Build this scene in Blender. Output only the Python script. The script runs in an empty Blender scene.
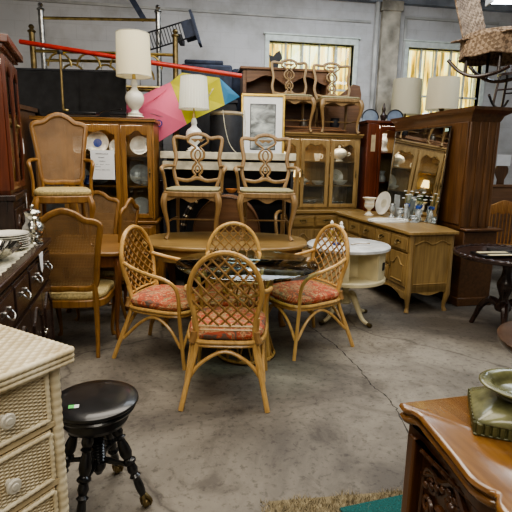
import bpy, bmesh, math, random
from math import sin, cos, pi, radians
from mathutils import Vector, Matrix
random.seed(7)
COL = bpy.context.scene.collection
YAW = radians(-9)            # surveyed plan -> room axes

def W(x, y, z=0.0):
    return Vector((x*cos(YAW)-y*sin(YAW), x*sin(YAW)+y*cos(YAW), z))

# ------------------------------------------------------------------ mesh helper
def catmull(P, n, closed=False):
    P = [Vector(p) for p in P]
    if n <= 1: return P
    out = []; m = len(P)
    rng = range(m) if closed else range(m-1)
    for i in rng:
        if closed: a, b, c, d = P[(i-1) % m], P[i], P[(i+1) % m], P[(i+2) % m]
        else:
            b, c = P[i], P[i+1]
            a = P[i-1] if i else b*2-c
            d = P[i+2] if i+2 < m else c*2-b
        for k in range(n):
            t = k/n
            out.append(0.5*((2*b)+(c-a)*t+(2*a-5*b+4*c-d)*t*t+(3*b-a-3*c+d)*t**3))
    if not closed: out.append(P[-1])
    return out

class MB:
    def __init__(s): s.v = []; s.f = []
    def add(s, vs, fs):
        o = len(s.v); s.v += [tuple(v) for v in vs]; s.f += [tuple(i+o for i in f) for f in fs]
        return s
    def box(s, x0, x1, y0, y1, z0, z1, M=None):
        vs = [Vector((x, y, z)) for x in (x0, x1) for y in (y0, y1) for z in (z0, z1)]
        if M: vs = [M @ v for v in vs]
        return s.add(vs, [(0,1,3,2),(4,6,7,5),(0,4,5,1),(2,3,7,6),(0,2,6,4),(1,5,7,3)])
    def bar(s, a, b, w, h=None, up=(0,0,1)):
        a = Vector(a); b = Vector(b); h = h or w
        d = (b-a); L = d.length; d.normalize(); u = Vector(up)
        if abs(d.dot(u)) > .95: u = Vector((0,1,0))
        sx = d.cross(u).normalized(); u = sx.cross(d)
        M = Matrix((sx, d, u)).transposed().to_4x4(); M.translation = a
        return s.box(-w/2, w/2, 0, L, -h/2, h/2, M)
    def tube(s, pts, r, seg=8, n=4, closed=False, sec=(1,1), up=None, caps=True):
        m0 = len(pts)
        P = catmull(pts, n, closed)
        if isinstance(r, (list, tuple)):
            R = [Vector((q,0,0)) for q in r]; R = [q.x for q in catmull(R, n, closed)]
        else: R = [r]*len(P)
        N = len(P); rings = []; prev = None
        for i, p in enumerate(P):
            if closed: t = (P[(i+1) % N]-P[i-1])
            else: t = P[min(i+1, N-1)]-P[max(i-1, 0)]
            if t.length < 1e-9: t = Vector((0,0,1))
            t.normalize()
            if up is not None: ref = Vector(up)
            elif prev is None: ref = Vector((0,1,0)) if abs(t.y) < .8 else Vector((1,0,0))
            else: ref = prev
            u = ref - t*ref.dot(t)
            if u.length < 1e-6: u = t.orthogonal()
            u.normalize(); w = t.cross(u); prev = u
            q = R[i]
            ring = []
            for k in range(seg):
                a = 2*pi*(k+(.5 if seg == 4 else 0))/seg
                ring.append(p + u*(cos(a)*q*sec[0]) + w*(sin(a)*q*sec[1]))
            rings.append(ring)
        vs = [v for ring in rings for v in ring]; fs = []
        for i in range(N if closed else N-1):
            j = (i+1) % N
            for k in range(seg):
                l = (k+1) % seg
                fs.append((i*seg+k, i*seg+l, j*seg+l, j*seg+k))
        if not closed and caps:
            fs.append(tuple(range(seg))[::-1]); fs.append(tuple((N-1)*seg+k for k in range(seg)))
        return s.add(vs, fs)
    def lathe(s, prof, seg=24, M=None, n=1, rib=0, ribn=0):
        P = [Vector((a, b, 0)) for a, b in prof]
        P = catmull(P, n)
        vs = []; fs = []
        for p in P:
            for k in range(seg):
                a = 2*pi*k/seg; rr = max(p.x, 1e-4)*(1+rib*cos(a*ribn))
                vs.append(Vector((rr*cos(a), rr*sin(a), p.y)))
        if M: vs = [M @ v for v in vs]
        for i in range(len(P)-1):
            for k in range(seg):
                l = (k+1) % seg
                fs.append((i*seg+k, i*seg+l, (i+1)*seg+l, (i+1)*seg+k))
        return s.add(vs, fs)
    def prism(s, poly, z0, z1, M=None):
        """polygon in XY pulled along Z"""
        n = len(poly)
        vs = [Vector((x, y, z0)) for x, y in poly]+[Vector((x, y, z1)) for x, y in poly]
        if M: vs = [M @ v for v in vs]
        fs = [tuple(range(n))[::-1], tuple(range(n, 2*n))]
        fs += [(i, (i+1) % n, n+(i+1) % n, n+i) for i in range(n)]
        return s.add(vs, fs)
    def xz(s, poly, y0, y1):
        """polygon in XZ pulled along Y"""
        M = Matrix(((1,0,0,0),(0,0,-1,0),(0,1,0,0),(0,0,0,1)))
        return s.prism(poly, -y1, -y0, M)
    def strip(s, lo, hi, y0, y1):
        """band between two XZ polylines, pulled along Y"""
        for i in range(len(lo)-1):
            q = [lo[i], lo[i+1], hi[i+1], hi[i]]
            s.xz(q, y0, y1)
        return s
    def ball(s, c, r, seg=12, sc=(1,1,1)):
        prof = [(sin(pi*i/8)*r, -cos(pi*i/8)*r) for i in range(9)]
        M = Matrix.Translation(Vector(c)) @ Matrix.Diagonal((*sc, 1))
        return s.lathe(prof, seg, M)
    def grid(s, fn, nu, nv):
        vs = [fn(i/nu, j/nv) for i in range(nu+1) for j in range(nv+1)]
        fs = [(i*(nv+1)+j, (i+1)*(nv+1)+j, (i+1)*(nv+1)+j+1, i*(nv+1)+j+1) for i in range(nu) for j in range(nv)]
        return s.add(vs, fs)
    def build(s, name, mat, parent=None, bevel=0, ang=38, subsurf=0, solid=0, flat=False, loc=None):
        me = bpy.data.meshes.new(name); me.from_pydata(s.v, [], s.f)
        bm = bmesh.new(); bm.from_mesh(me)
        bmesh.ops.recalc_face_normals(bm, faces=bm.faces)
        bm.to_mesh(me); bm.free()
        if not flat:
            me.polygons.foreach_set('use_smooth', [True]*len(me.polygons))
            me.set_sharp_from_angle(angle=radians(ang))
        me.materials.append(mat)
        o = bpy.data.objects.new(name, me); COL.objects.link(o)
        if parent: o.parent = parent
        if loc is not None: o.location = loc
        if solid:
            m = o.modifiers.new('solid', 'SOLIDIFY'); m.thickness = solid; m.offset = 0
        if bevel:
            m = o.modifiers.new('bevel', 'BEVEL'); m.width = bevel; m.segments = 2; m.limit_method = 'ANGLE'; m.angle_limit = radians(40)
            m.harden_normals = False
        if subsurf:
            m = o.modifiers.new('sub', 'SUBSURF'); m.levels = subsurf; m.render_levels = subsurf
        return o

def tag(o, label=None, cat=None, group=None, kind=None):
    if label: o['label'] = label
    if cat: o['category'] = cat
    if group: o['group'] = group
    if kind: o['kind'] = kind
    return o

def thing(name, label, cat, x, y, z=0, rz=0, group=None, tilt=None):
    """Empty at the thing's base; x, y, rz in survey plan"""
    o = bpy.data.objects.new(name, None); COL.objects.link(o)
    o.location = W(x, y, z)
    o.rotation_euler = (tilt[0] if tilt else 0, tilt[1] if tilt else 0, radians(rz)+YAW)
    return tag(o, label, cat, group)

def single(mb, name, mat, label, cat, x, y, z=0, rz=0, group=None, tilt=None, **k):
    o = mb.build(name, mat, None, **k)
    o.location = W(x, y, z)
    o.rotation_euler = (tilt[0] if tilt else 0, tilt[1] if tilt else 0, radians(rz)+YAW)
    return tag(o, label, cat, group)

def dup(root, x, y, z, rz, label=None, group=None, tilt=None):
    r = root.copy(); COL.objects.link(r)
    r.location = W(x, y, z); r.rotation_euler = (tilt[0] if tilt else 0, tilt[1] if tilt else 0, radians(rz)+YAW)
    if label: r['label'] = label
    if group: r['group'] = group
    for ch in list(root.children):
        c = ch.copy(); COL.objects.link(c); c.parent = r
        for g in ch.children:
            d = g.copy(); COL.objects.link(d); d.parent = c
    return r

# ------------------------------------------------------------------ materials
def newmat(name):
    m = bpy.data.materials.new(name); m.use_nodes = True
    nt = m.node_tree; b = nt.nodes['Principled BSDF']
    return m, nt, b
def nd(nt, t, **k):
    n = nt.nodes.new(t)
    for a, v in k.items(): setattr(n, a, v)
    return n
def ramp(nt, fac, stops):
    r = nt.nodes.new('ShaderNodeValToRGB'); e = r.color_ramp.elements
    while len(e) < len(stops): e.new(0.5)
    for i, (p, c) in enumerate(stops):
        e[i].position = p; e[i].color = (*c, 1)
    nt.links.new(fac, r.inputs[0]); return r
def bump(nt, b, h, s=.3, d=.01):
    n = nt.nodes.new('ShaderNodeBump'); n.inputs['Strength'].default_value = s; n.inputs['Distance'].default_value = d
    nt.links.new(h, n.inputs['Height']); nt.links.new(n.outputs[0], b.inputs['Normal'])
def coords(nt, scale=(1,1,1), rot=(0,0,0)):
    t = nt.nodes.new('ShaderNodeTexCoord'); m = nt.nodes.new('ShaderNodeMapping')
    m.inputs['Scale'].default_value = scale; m.inputs['Rotation'].default_value = rot
    nt.links.new(t.outputs['Object'], m.inputs[0]); return m.outputs[0]
def plain(name, c, rough=.5, metal=0, noise=.12, nscale=14, spec=.5, coat=0):
    m, nt, b = newmat(name)
    n = nd(nt, 'ShaderNodeTexNoise'); n.inputs['Scale'].default_value = nscale; n.inputs['Detail'].default_value = 4
    nt.links.new(coords(nt), n.inputs['Vector'])
    lo = tuple(max(0, x*(1-noise*1.6)) for x in c); hi = tuple(min(1, x*(1+noise)) for x in c)
    r = ramp(nt, n.outputs['Fac'], [(.3, lo), (.7, hi)])
    nt.links.new(r.outputs[0], b.inputs['Base Color'])
    b.inputs['Roughness'].default_value = rough; b.inputs['Metallic'].default_value = metal
    b.inputs['Specular IOR Level'].default_value = spec; b.inputs['Coat Weight'].default_value = coat
    return m
def wood(name, c1, c2, rough=.35, axis=2, scale=1.0, coat=.15):
    m, nt, b = newmat(name)
    sc = [14*scale]*3; sc[axis] = 1.1*scale
    v = coords(nt, sc)
    n = nd(nt, 'ShaderNodeTexNoise'); n.inputs['Scale'].default_value = 2.2; n.inputs['Detail'].default_value = 6; n.inputs['Distortion'].default_value = .8
    nt.links.new(v, n.inputs['Vector'])
    n2 = nd(nt, 'ShaderNodeTexNoise'); n2.inputs['Scale'].default_value = 2.0
    nt.links.new(coords(nt), n2.inputs['Vector'])
    mx = nd(nt, 'ShaderNodeMath', operation='MULTIPLY_ADD'); mx.inputs[1].default_value = .45
    nt.links.new(n2.outputs['Fac'], mx.inputs[0])
    m2 = nd(nt, 'ShaderNodeMath', operation='MULTIPLY'); m2.inputs[1].default_value = .6
    nt.links.new(n.outputs['Fac'], m2.inputs[0]); nt.links.new(m2.outputs[0], mx.inputs[2])
    r = ramp(nt, mx.outputs[0], [(.32, c1), (.68, c2)])
    nt.links.new(r.outputs[0], b.inputs['Base Color'])
    b.inputs['Roughness'].default_value = rough; b.inputs['Coat Weight'].default_value = coat; b.inputs['Coat Roughness'].default_value = .25
    bump(nt, b, n.outputs['Fac'], .12, .004)
    return m
def glassmat(name, tint=(.9,.95,.95), refl=.12, rough=.03, alpha_base=.05):
    """thin sheet glass: see-through with a Fresnel reflection"""
    m, nt, b = newmat(name); nt.nodes.remove(b)
    out = nt.nodes['Material Output']
    tr = nd(nt, 'ShaderNodeBsdfTransparent'); tr.inputs[0].default_value = (*tint, 1)
    gl = nd(nt, 'ShaderNodeBsdfGlossy'); gl.inputs['Roughness'].default_value = rough
    fr = nd(nt, 'ShaderNodeFresnel'); fr.inputs[0].default_value = 1.5
    ad = nd(nt, 'ShaderNodeMath', operation='ADD'); ad.inputs[1].default_value = alpha_base; ad.use_clamp = True
    mx = nd(nt, 'ShaderNodeMixShader')
    nt.links.new(fr.outputs[0], ad.inputs[0]); nt.links.new(ad.outputs[0], mx.inputs[0])
    nt.links.new(tr.outputs[0], mx.inputs[1]); nt.links.new(gl.outputs[0], mx.inputs[2]); nt.links.new(mx.outputs[0], out.inputs[0])
    return m
def canemat(name, c, hole=.55, pitch=.0115, axes=(0, 2), back=None):
    """woven cane: a fine open mesh"""
    m, nt, b = newmat(name); out = nt.nodes['Material Output']
    t = nd(nt, 'ShaderNodeTexCoord'); sp = nd(nt, 'ShaderNodeSeparateXYZ'); nt.links.new(t.outputs['Object'], sp.inputs[0])
    prods = []
    for ax in axes:
        k = nd(nt, 'ShaderNodeMath', operation='MULTIPLY'); k.inputs[1].default_value = 2*pi/pitch
        nt.links.new(sp.outputs[ax], k.inputs[0])
        sn = nd(nt, 'ShaderNodeMath', operation='SINE'); nt.links.new(k.outputs[0], sn.inputs[0]); prods.append(sn)
    mn = nd(nt, 'ShaderNodeMath', operation='MINIMUM'); nt.links.new(prods[0].outputs[0], mn.inputs[0]); nt.links.new(prods[1].outputs[0], mn.inputs[1])
    gt = nd(nt, 'ShaderNodeMath', operation='GREATER_THAN'); gt.inputs[1].default_value = hole-.45
    nt.links.new(mn.outputs[0], gt.inputs[0])
    tr = nd(nt, 'ShaderNodeBsdfTransparent'); mx = nd(nt, 'ShaderNodeMixShader')
    nt.links.new(gt.outputs[0], mx.inputs[0]); nt.links.new(b.outputs[0], mx.inputs[1]); nt.links.new(tr.outputs[0], mx.inputs[2])
    nt.links.new(mx.outputs[0], out.inputs[0])
    n = nd(nt, 'ShaderNodeTexNoise'); n.inputs['Scale'].default_value = 6; nt.links.new(t.outputs['Object'], n.inputs['Vector'])
    r = ramp(nt, n.outputs['Fac'], [(.3, tuple(x*.6 for x in c)), (.7, c)]); nt.links.new(r.outputs[0], b.inputs['Base Color'])
    b.inputs['Roughness'].default_value = .55
    return m
def emit(name, c, s):
    m, nt, b = newmat(name)
    b.inputs['Base Color'].default_value = (*c, 1); b.inputs['Emission Color'].default_value = (*c, 1); b.inputs['Emission Strength'].default_value = s
    return m

M = {}
M['honey'] = wood('honey_wood', (.13,.058,.014), (.33,.17,.045), .35)
M['honeyx'] = wood('honey_wood_flat', (.13,.058,.014), (.33,.17,.045), .3, 0)
M['legbrown'] = wood('leg_brown', (.09,.035,.012), (.22,.09,.03), .35)
M['pale'] = wood('fruitwood', (.165,.098,.038), (.34,.215,.092), .42)
M['palex'] = wood('fruitwood_flat', (.20,.115,.042), (.38,.24,.10), .4, 0)
M['hutchw'] = wood('pecan_wood', (.17,.105,.038), (.36,.24,.095), .42)
M['hutchx'] = wood('pecan_wood_flat', (.17,.10,.034), (.34,.225,.085), .35, 0)
M['brownx'] = wood('brown_wood_flat', (.10,.045,.02), (.22,.11,.05), .4, 0)
M['walnut'] = wood('walnut_wood', (.04,.018,.007), (.165,.075,.026), .32)
M['walnutx'] = wood('walnut_wood_flat', (.045,.022,.010), (.14,.065,.026), .32, 0)
M['mahog'] = wood('mahogany_wood', (.05,.013,.007), (.16,.042,.017), .25)
M['dark'] = wood('dark_wood', (.012,.007,.006), (.045,.024,.018), .25)
M['darkx'] = wood('dark_wood_flat', (.014,.008,.007), (.05,.028,.022), .22, 0)
M['carve'] = wood('polished_chestnut', (.10,.042,.011), (.26,.125,.033), .14, 1, 1.0, .8)
M['carvez'] = wood('carved_chestnut', (.045,.016,.006), (.15,.06,.018), .3, 2, 1.0, .4)
M['darkbrown'] = wood('dark_brown_flat', (.03,.016,.009), (.09,.05,.028), .25, 0)
M['oak'] = wood('golden_oak', (.20,.08,.018), (.46,.22,.06), .35)
M['rattan'] = wood('rattan_cane', (.36,.20,.055), (.70,.44,.16), .32, 2, 1.3, .3)
M['rattanwrap'] = plain('rattan_binding', (.34,.19,.07), .5)
M['lattice'] = wood('rattan_lattice', (.20,.105,.03), (.46,.27,.095), .38, 2, 1.4)
M['cream'] = plain('cream_paint', (.68,.60,.38), .45, noise=.1, nscale=7)
M['creamold'] = plain('old_cream_paint', (.55,.52,.40), .5, noise=.25, nscale=9)
M['white'] = plain('white_china', (.80,.80,.76), .18, noise=.04, coat=.4)
M['whiteb'] = plain('bluish_white_china', (.62,.66,.68), .2, noise=.06, coat=.3)
M['shade'] = None
M['paper'] = plain('white_paper', (.80,.82,.84), .7, noise=.03)
M['ink'] = plain('grey_ink', (.30,.31,.34), .7, noise=.05)
M['brass'] = plain('aged_brass', (.55,.42,.16), .3, 1, .25)
M['brassdk'] = plain('dark_brass', (.20,.15,.07), .4, .9, .3)
M['silver'] = plain('tarnished_silver', (.62,.60,.54), .16, 1, .3, 20)
M['pewter'] = plain('pewter', (.38,.38,.36), .3, 1, .3, 20)
M['black'] = plain('black_lacquer', (.012,.012,.013), .28, noise=.4, coat=.3)
M['blackm'] = plain('black_matte', (.016,.017,.022), .6, noise=.3)
M['navy'] = plain('navy_cloth', (.035,.045,.075), .8, noise=.25)
M['red'] = plain('red_paint', (.42,.03,.02), .35, noise=.15)
M['pink'] = plain('pink_nylon', (1.0,.22,.38), .6, noise=.06, nscale=4)
M['yellow'] = plain('yellow_nylon', (.58,.55,.03), .6, noise=.12, nscale=4)
M['blue'] = plain('blue_nylon', (.06,.24,.45), .6, noise=.12, nscale=4)
M['cobalt'] = plain('cobalt_glaze', (.03,.07,.30), .25, noise=.1)
M['green'] = plain('green_glaze', (.11,.11,.045), .28, noise=.35, nscale=18, coat=.3)
M['greenl'] = plain('olive_glaze_light', (.15,.15,.07), .25, noise=.35, nscale=18, coat=.3)
M['gold'] = plain('gilt', (.55,.38,.10), .35, .8, .2)
M['seatc'] = plain('gold_damask', (.46,.36,.16), .7, noise=.25, nscale=60)
M['seatg'] = plain('sage_upholstery', (.30,.27,.15), .75, noise=.2, nscale=40)
M['velvet'] = plain('red_velvet', (.22,.02,.03), .8, noise=.3)
M['plateg'] = plain('smoky_plate', (.44,.48,.51), .2, noise=.2, coat=.3)
M['porc'] = plain('cream_porcelain', (.74,.72,.64), .2, noise=.06, coat=.3)
M['tan'] = plain('tan_leather', (.34,.27,.17), .6)
M['glass'] = glassmat('cabinet_glass', (.95,.97,.96), alpha_base=.02)
M['backboard'] = wood('pale_backboard', (.22,.15,.07), (.38,.28,.14), .5)  # paled to stand in for light missing inside the cabinets
M['tglass'] = glassmat('table_glass', (.62,.74,.70), alpha_base=.06)
M['crystal'] = glassmat('crystal', (.92,.96,.97), alpha_base=.14, rough=.12)
_nt = M['crystal'].node_tree; _d = _nt.nodes.new('ShaderNodeBsdfDiffuse'); _d.inputs[0].default_value = (.75,.8,.82,1); _m = _nt.nodes.new('ShaderNodeMixShader'); _m.inputs[0].default_value = .28
_src = _nt.nodes['Material Output'].inputs[0].links[0].from_socket; _nt.links.new(_src, _m.inputs[1]); _nt.links.new(_d.outputs[0], _m.inputs[2]); _nt.links.new(_m.outputs[0], _nt.nodes['Material Output'].inputs[0])
M['wicker'] = None
M['cane'] = canemat('cane_web', (.29,.165,.068), .52)
M['cane2'] = canemat('cane_web_light', (.27,.155,.07), .8, .009)
def rushmat():
    m, nt, b = newmat('braided_rush')
    ck = nd(nt, 'ShaderNodeTexChecker'); ck.inputs['Scale'].default_value = 34
    ck.inputs[1].default_value = (.36,.26,.17,1); ck.inputs[2].default_value = (.17,.115,.07,1)
    nt.links.new(coords(nt, (1,1,1), (.3,.785,.785)), ck.inputs[0])
    n = nd(nt, 'ShaderNodeTexNoise'); n.inputs['Scale'].default_value = 7; nt.links.new(coords(nt), n.inputs['Vector'])
    r = ramp(nt, n.outputs['Fac'], [(.35, (.55,.5,.48)), (.6, (1,1,1))])
    mx = nd(nt, 'ShaderNodeMixRGB', blend_type='MULTIPLY'); mx.inputs[0].default_value = .9
    nt.links.new(ck.outputs[0], mx.inputs[1]); nt.links.new(r.outputs[0], mx.inputs[2]); nt.links.new(mx.outputs[0], b.inputs['Base Color']); b.inputs['Roughness'].default_value = .75
    return m
M['brownweb'] = rushmat()

# lamp shade: cloth that light passes through
def shademat(name, c, ribs=0):
    m, nt, b = newmat(name); out = nt.nodes['Material Output']
    b.inputs['Base Color'].default_value = (*c, 1); b.inputs['Roughness'].default_value = .8
    t = nd(nt, 'ShaderNodeBsdfTranslucent'); t.inputs[0].default_value = (*c, 1)
    mx = nd(nt, 'ShaderNodeMixShader'); mx.inputs[0].default_value = .35
    nt.links.new(b.outputs[0], mx.inputs[1]); nt.links.new(t.outputs[0], mx.inputs[2]); nt.links.new(mx.outputs[0], out.inputs[0])
    n = nd(nt, 'ShaderNodeTexNoise'); n.inputs['Scale'].default_value = 120; bump(nt, b, n.outputs['Fac'], .2, .002)
    return m
M['shade'] = shademat('cream_shade', (.95,.90,.68))
M['shadew'] = shademat('pleated_white_shade', (.92,.93,.84))
M['shadeb'] = shademat('pale_shade', (.66,.60,.44))

# wicker paint, with crevice shade darkened into the colour
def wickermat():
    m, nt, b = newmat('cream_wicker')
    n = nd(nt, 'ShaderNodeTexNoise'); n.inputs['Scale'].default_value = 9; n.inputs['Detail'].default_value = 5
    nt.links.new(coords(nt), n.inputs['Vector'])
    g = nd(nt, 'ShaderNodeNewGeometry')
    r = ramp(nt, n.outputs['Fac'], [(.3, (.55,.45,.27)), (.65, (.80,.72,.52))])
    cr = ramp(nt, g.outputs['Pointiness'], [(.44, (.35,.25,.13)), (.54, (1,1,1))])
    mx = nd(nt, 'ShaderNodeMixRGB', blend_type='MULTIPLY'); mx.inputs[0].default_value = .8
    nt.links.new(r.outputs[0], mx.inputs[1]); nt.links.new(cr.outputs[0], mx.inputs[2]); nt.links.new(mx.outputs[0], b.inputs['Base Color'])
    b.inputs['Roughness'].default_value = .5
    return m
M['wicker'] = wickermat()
M['wickerwood'] = plain('cream_painted_wood', (.62,.50,.30), .5, noise=.12)

# floral cushion
def floral():
    m, nt, b = newmat('red_floral_cloth')
    v = coords(nt, (1,1,1))
    d = nd(nt, 'ShaderNodeTexNoise'); d.inputs['Scale'].default_value = 7; d.inputs['Detail'].default_value = 2; nt.links.new(v, d.inputs['Vector'])
    w = nd(nt, 'ShaderNodeMixRGB'); w.inputs[0].default_value = .25; nt.links.new(v, w.inputs[1]); nt.links.new(d.outputs['Color'], w.inputs[2])
    n = nd(nt, 'ShaderNodeTexNoise'); n.inputs['Scale'].default_value = 13; n.inputs['Detail'].default_value = 3; n.inputs['Distortion'].default_value = 1.6
    nt.links.new(w.outputs[0], n.inputs['Vector'])
    r = ramp(nt, n.outputs['Fac'], [(.0, (.07,.06,.06)), (.37, (.16,.11,.08)), (.41, (.40,.09,.045)), (.50, (.48,.10,.05)), (.53, (.60,.42,.22)), (.565, (.42,.08,.045)), (.60, (.17,.17,.10)), (.64, (.58,.38,.18)), (.70, (.45,.10,.05))])
    nt.links.new(r.outputs[0], b.inputs['Base Color']); b.inputs['Roughness'].default_value = .85
    return m
M['floral'] = floral()

# concrete
def concrete():
    m, nt, b = newmat('worn_concrete')
    v = coords(nt)
    def noise(s, det=6, dist=0, rough=.55):
        n = nd(nt, 'ShaderNodeTexNoise'); n.inputs['Scale'].default_value = s; n.inputs['Detail'].default_value = det; n.inputs['Distortion'].default_value = dist; n.inputs['Roughness'].default_value = rough
        nt.links.new(v, n.inputs['Vector']); return n.outputs['Fac']
    a = ramp(nt, noise(.9, 8, .5, .65), [(.38, (.095,.082,.068)), (.5, (.17,.150,.122)), (.62, (.26,.232,.188))])
    f = ramp(nt, noise(26, 6, 0, .7), [(.36, (.30,.28,.27)), (.47, (1,1,1))])
    mx = nd(nt, 'ShaderNodeMixRGB', blend_type='MULTIPLY'); mx.inputs[0].default_value = .6
    nt.links.new(a.outputs[0], mx.inputs[1]); nt.links.new(f.outputs[0], mx.inputs[2])
    # stains
    st = ramp(nt, noise(2.1, 7, 1.2, .7), [(.52, (1,1,1)), (.64, (.55,.53,.52))])
    m2 = nd(nt, 'ShaderNodeMixRGB', blend_type='MULTIPLY'); m2.inputs[0].default_value = .8
    nt.links.new(mx.outputs[0], m2.inputs[1]); nt.links.new(st.outputs[0], m2.inputs[2])
    # cracks
    vo = nd(nt, 'ShaderNodeTexVoronoi', feature='DISTANCE_TO_EDGE'); vo.inputs['Scale'].default_value = .55
    dn = nd(nt, 'ShaderNodeTexNoise'); dn.inputs['Scale'].default_value = 2.5; dn.inputs['Detail'].default_value = 6; nt.links.new(v, dn.inputs['Vector'])
    w = nd(nt, 'ShaderNodeMixRGB'); w.inputs[0].default_value = .22; nt.links.new(v, w.inputs[1]); nt.links.new(dn.outputs['Color'], w.inputs[2]); nt.links.new(w.outputs[0], vo.inputs['Vector'])
    cr = ramp(nt, vo.outputs['Distance'], [(.0, (.35,.33,.32)), (.006, (1,1,1))])
    m3 = nd(nt, 'ShaderNodeMixRGB', blend_type='MULTIPLY'); m3.inputs[0].default_value = .8
    nt.links.new(m2.outputs[0], m3.inputs[1]); nt.links.new(cr.outputs[0], m3.inputs[2])
    nt.links.new(m3.outputs[0], b.inputs['Base Color'])
    b.inputs['Roughness'].default_value = .62
    bump(nt, b, noise(30, 6), .25, .004)
    return m
M['concrete'] = concrete()
def wallmat():
    m, nt, b = newmat('painted_block')
    t = nd(nt, 'ShaderNodeTexCoord'); mp = nd(nt, 'ShaderNodeMapping'); mp.inputs['Rotation'].default_value = (radians(90), 0, 0)
    nt.links.new(t.outputs['Object'], mp.inputs[0])
    br = nd(nt, 'ShaderNodeTexBrick'); br.inputs['Scale'].default_value = 1; br.inputs['Brick Width'].default_value = .42; br.inputs['Row Height'].default_value = .21
    br.inputs['Mortar Size'].default_value = .006; br.inputs['Mortar Smooth'].default_value = .5
    br.inputs['Color1'].default_value = (.60,.60,.61,1); br.inputs['Color2'].default_value = (.575,.58,.59,1); br.inputs['Mortar'].default_value = (.54,.54,.55,1)
    nt.links.new(mp.outputs[0], br.inputs['Vector'])
    n = nd(nt, 'ShaderNodeTexNoise'); n.inputs['Scale'].default_value = 1.6; n.inputs['Detail'].default_value = 8; n.inputs['Roughness'].default_value = .65; nt.links.new(t.outputs['Object'], n.inputs['Vector'])
    r = ramp(nt, n.outputs['Fac'], [(.32, (.62,.60,.55)), (.55, (1,1,1))])
    mx = nd(nt, 'ShaderNodeMixRGB', blend_type='MULTIPLY'); mx.inputs[0].default_value = .7
    nt.links.new(br.outputs[0], mx.inputs[1]); nt.links.new(r.outputs[0], mx.inputs[2]); nt.links.new(mx.outputs[0], b.inputs['Base Color'])
    b.inputs['Roughness'].default_value = .8
    bump(nt, b, br.outputs['Fac'], -.15, .004)
    return m
M['wall'] = wallmat()
M['wallp'] = plain('plaster_trim', (.52,.52,.50), .8, noise=.22, nscale=3)
M['ceil'] = plain('dark_ceiling_board', (.16,.16,.17), .8, noise=.2, nscale=2)
M['beam'] = plain('dusty_blue_beam', (.30,.33,.38), .7, noise=.25, nscale=3)
M['column'] = plain('stained_column', (.50,.46,.38), .75, noise=.35, nscale=4)
M['winframe'] = plain('window_paint', (.70,.76,.72), .6, noise=.1)
# ================================================================== SETTING
def struct(mb, name, mat, parent=None, **k):
    o = mb.build(name, mat, parent, **k)
    if not parent: o['kind'] = 'structure'
    return o
X0, X1, Y0, Y1, ZC = -3.3, 7.0, -3.0, 7.8, 4.3
WIN = [(1.38, 2.74, 2.02, 3.28, '1'), (3.66, 4.98, 1.92, 3.30, '2')]
fl = struct(MB().box(X0-.2, X1+.2, Y0-.2, Y1+.3, -.12, 0), 'floor', M['concrete'])
crk = [(.30,4.55),(.43,4.3),(.53,4.14),(.61,3.9),(.67,3.72),(.73,3.48),(.78,3.25),(.79,3.06),(.84,2.94),(.88,2.79),(.89,2.64),(.89,2.39),(.95,2.2)]
random.seed(2); cp = []
for i in range(len(crk)-1):
    for k in range(5):
        u = k/5; cp.append((crk[i][0]*(1-u)+crk[i+1][0]*u+random.uniform(-.012,.012), crk[i][1]*(1-u)+crk[i+1][1]*u+random.uniform(-.008,.008)))
cm = MB()
for i in range(len(cp)-1):
    a, b_ = W(*cp[i]), W(*cp[i+1]); ww = .0025+.0015*(i % 3)
    cm.add([a+Vector((-ww,0,.0008)), a+Vector((ww,0,.0008)), b_+Vector((ww,0,.0008)), b_+Vector((-ww,0,.0008))], [(0,1,2,3)])
cm.build('crack', plain('crack_dirt', (.045,.04,.035), .9), fl)
w = MB()
xs = [X0-.2]
w.box(X0-.2, WIN[0][0], Y1, Y1+.2, 0, ZC); w.box(WIN[0][1], WIN[1][0], Y1, Y1+.2, 0, ZC); w.box(WIN[1][1], X1+.2, Y1, Y1+.2, 0, ZC)
for a, b_, c, d, _ in WIN:
    w.box(a, b_, Y1, Y1+.2, 0, c); w.box(a, b_, Y1, Y1+.2, d, ZC)
struct(w, 'wall_back', M['wall'])
struct(MB().box(X0-.2, X0, Y0, Y1, 0, ZC), 'wall_left', M['wall'])
struct(MB().box(X1, X1+.2, Y0, Y1, 0, ZC), 'wall_right', M['wall'])
struct(MB().box(X0-.2, X1+.2, Y0-.2, Y0, 0, ZC), 'wall_front', M['wall'])
struct(MB().box(X0-.2, X1+.2, Y0-.2, Y1+.2, ZC, ZC+.1), 'ceiling', M['ceil'])
# ledge and beam along the top of the wall
t = MB().box(X0, X1, Y1-.10, Y1, 3.92, 4.02).box(X0, X1, Y1-.16, Y1, 4.02, 4.3)
struct(t, 'trim_1', M['beam'])
# pilaster with conduit between the windows
t = struct(MB().box(3.16, 3.46, Y1-.09, Y1, 0, 3.95).box(3.13, 3.49, Y1-.11, Y1, 3.80, 3.95), 'trim_2', M['column'], bevel=.01)
t = struct(MB().tube([(3.08, Y1-.06, 0), (3.08, Y1-.06, 2), (3.08, Y1-.06, 3.92)], .035, 10, 1), 'trim_3', M['wallp'])
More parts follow.
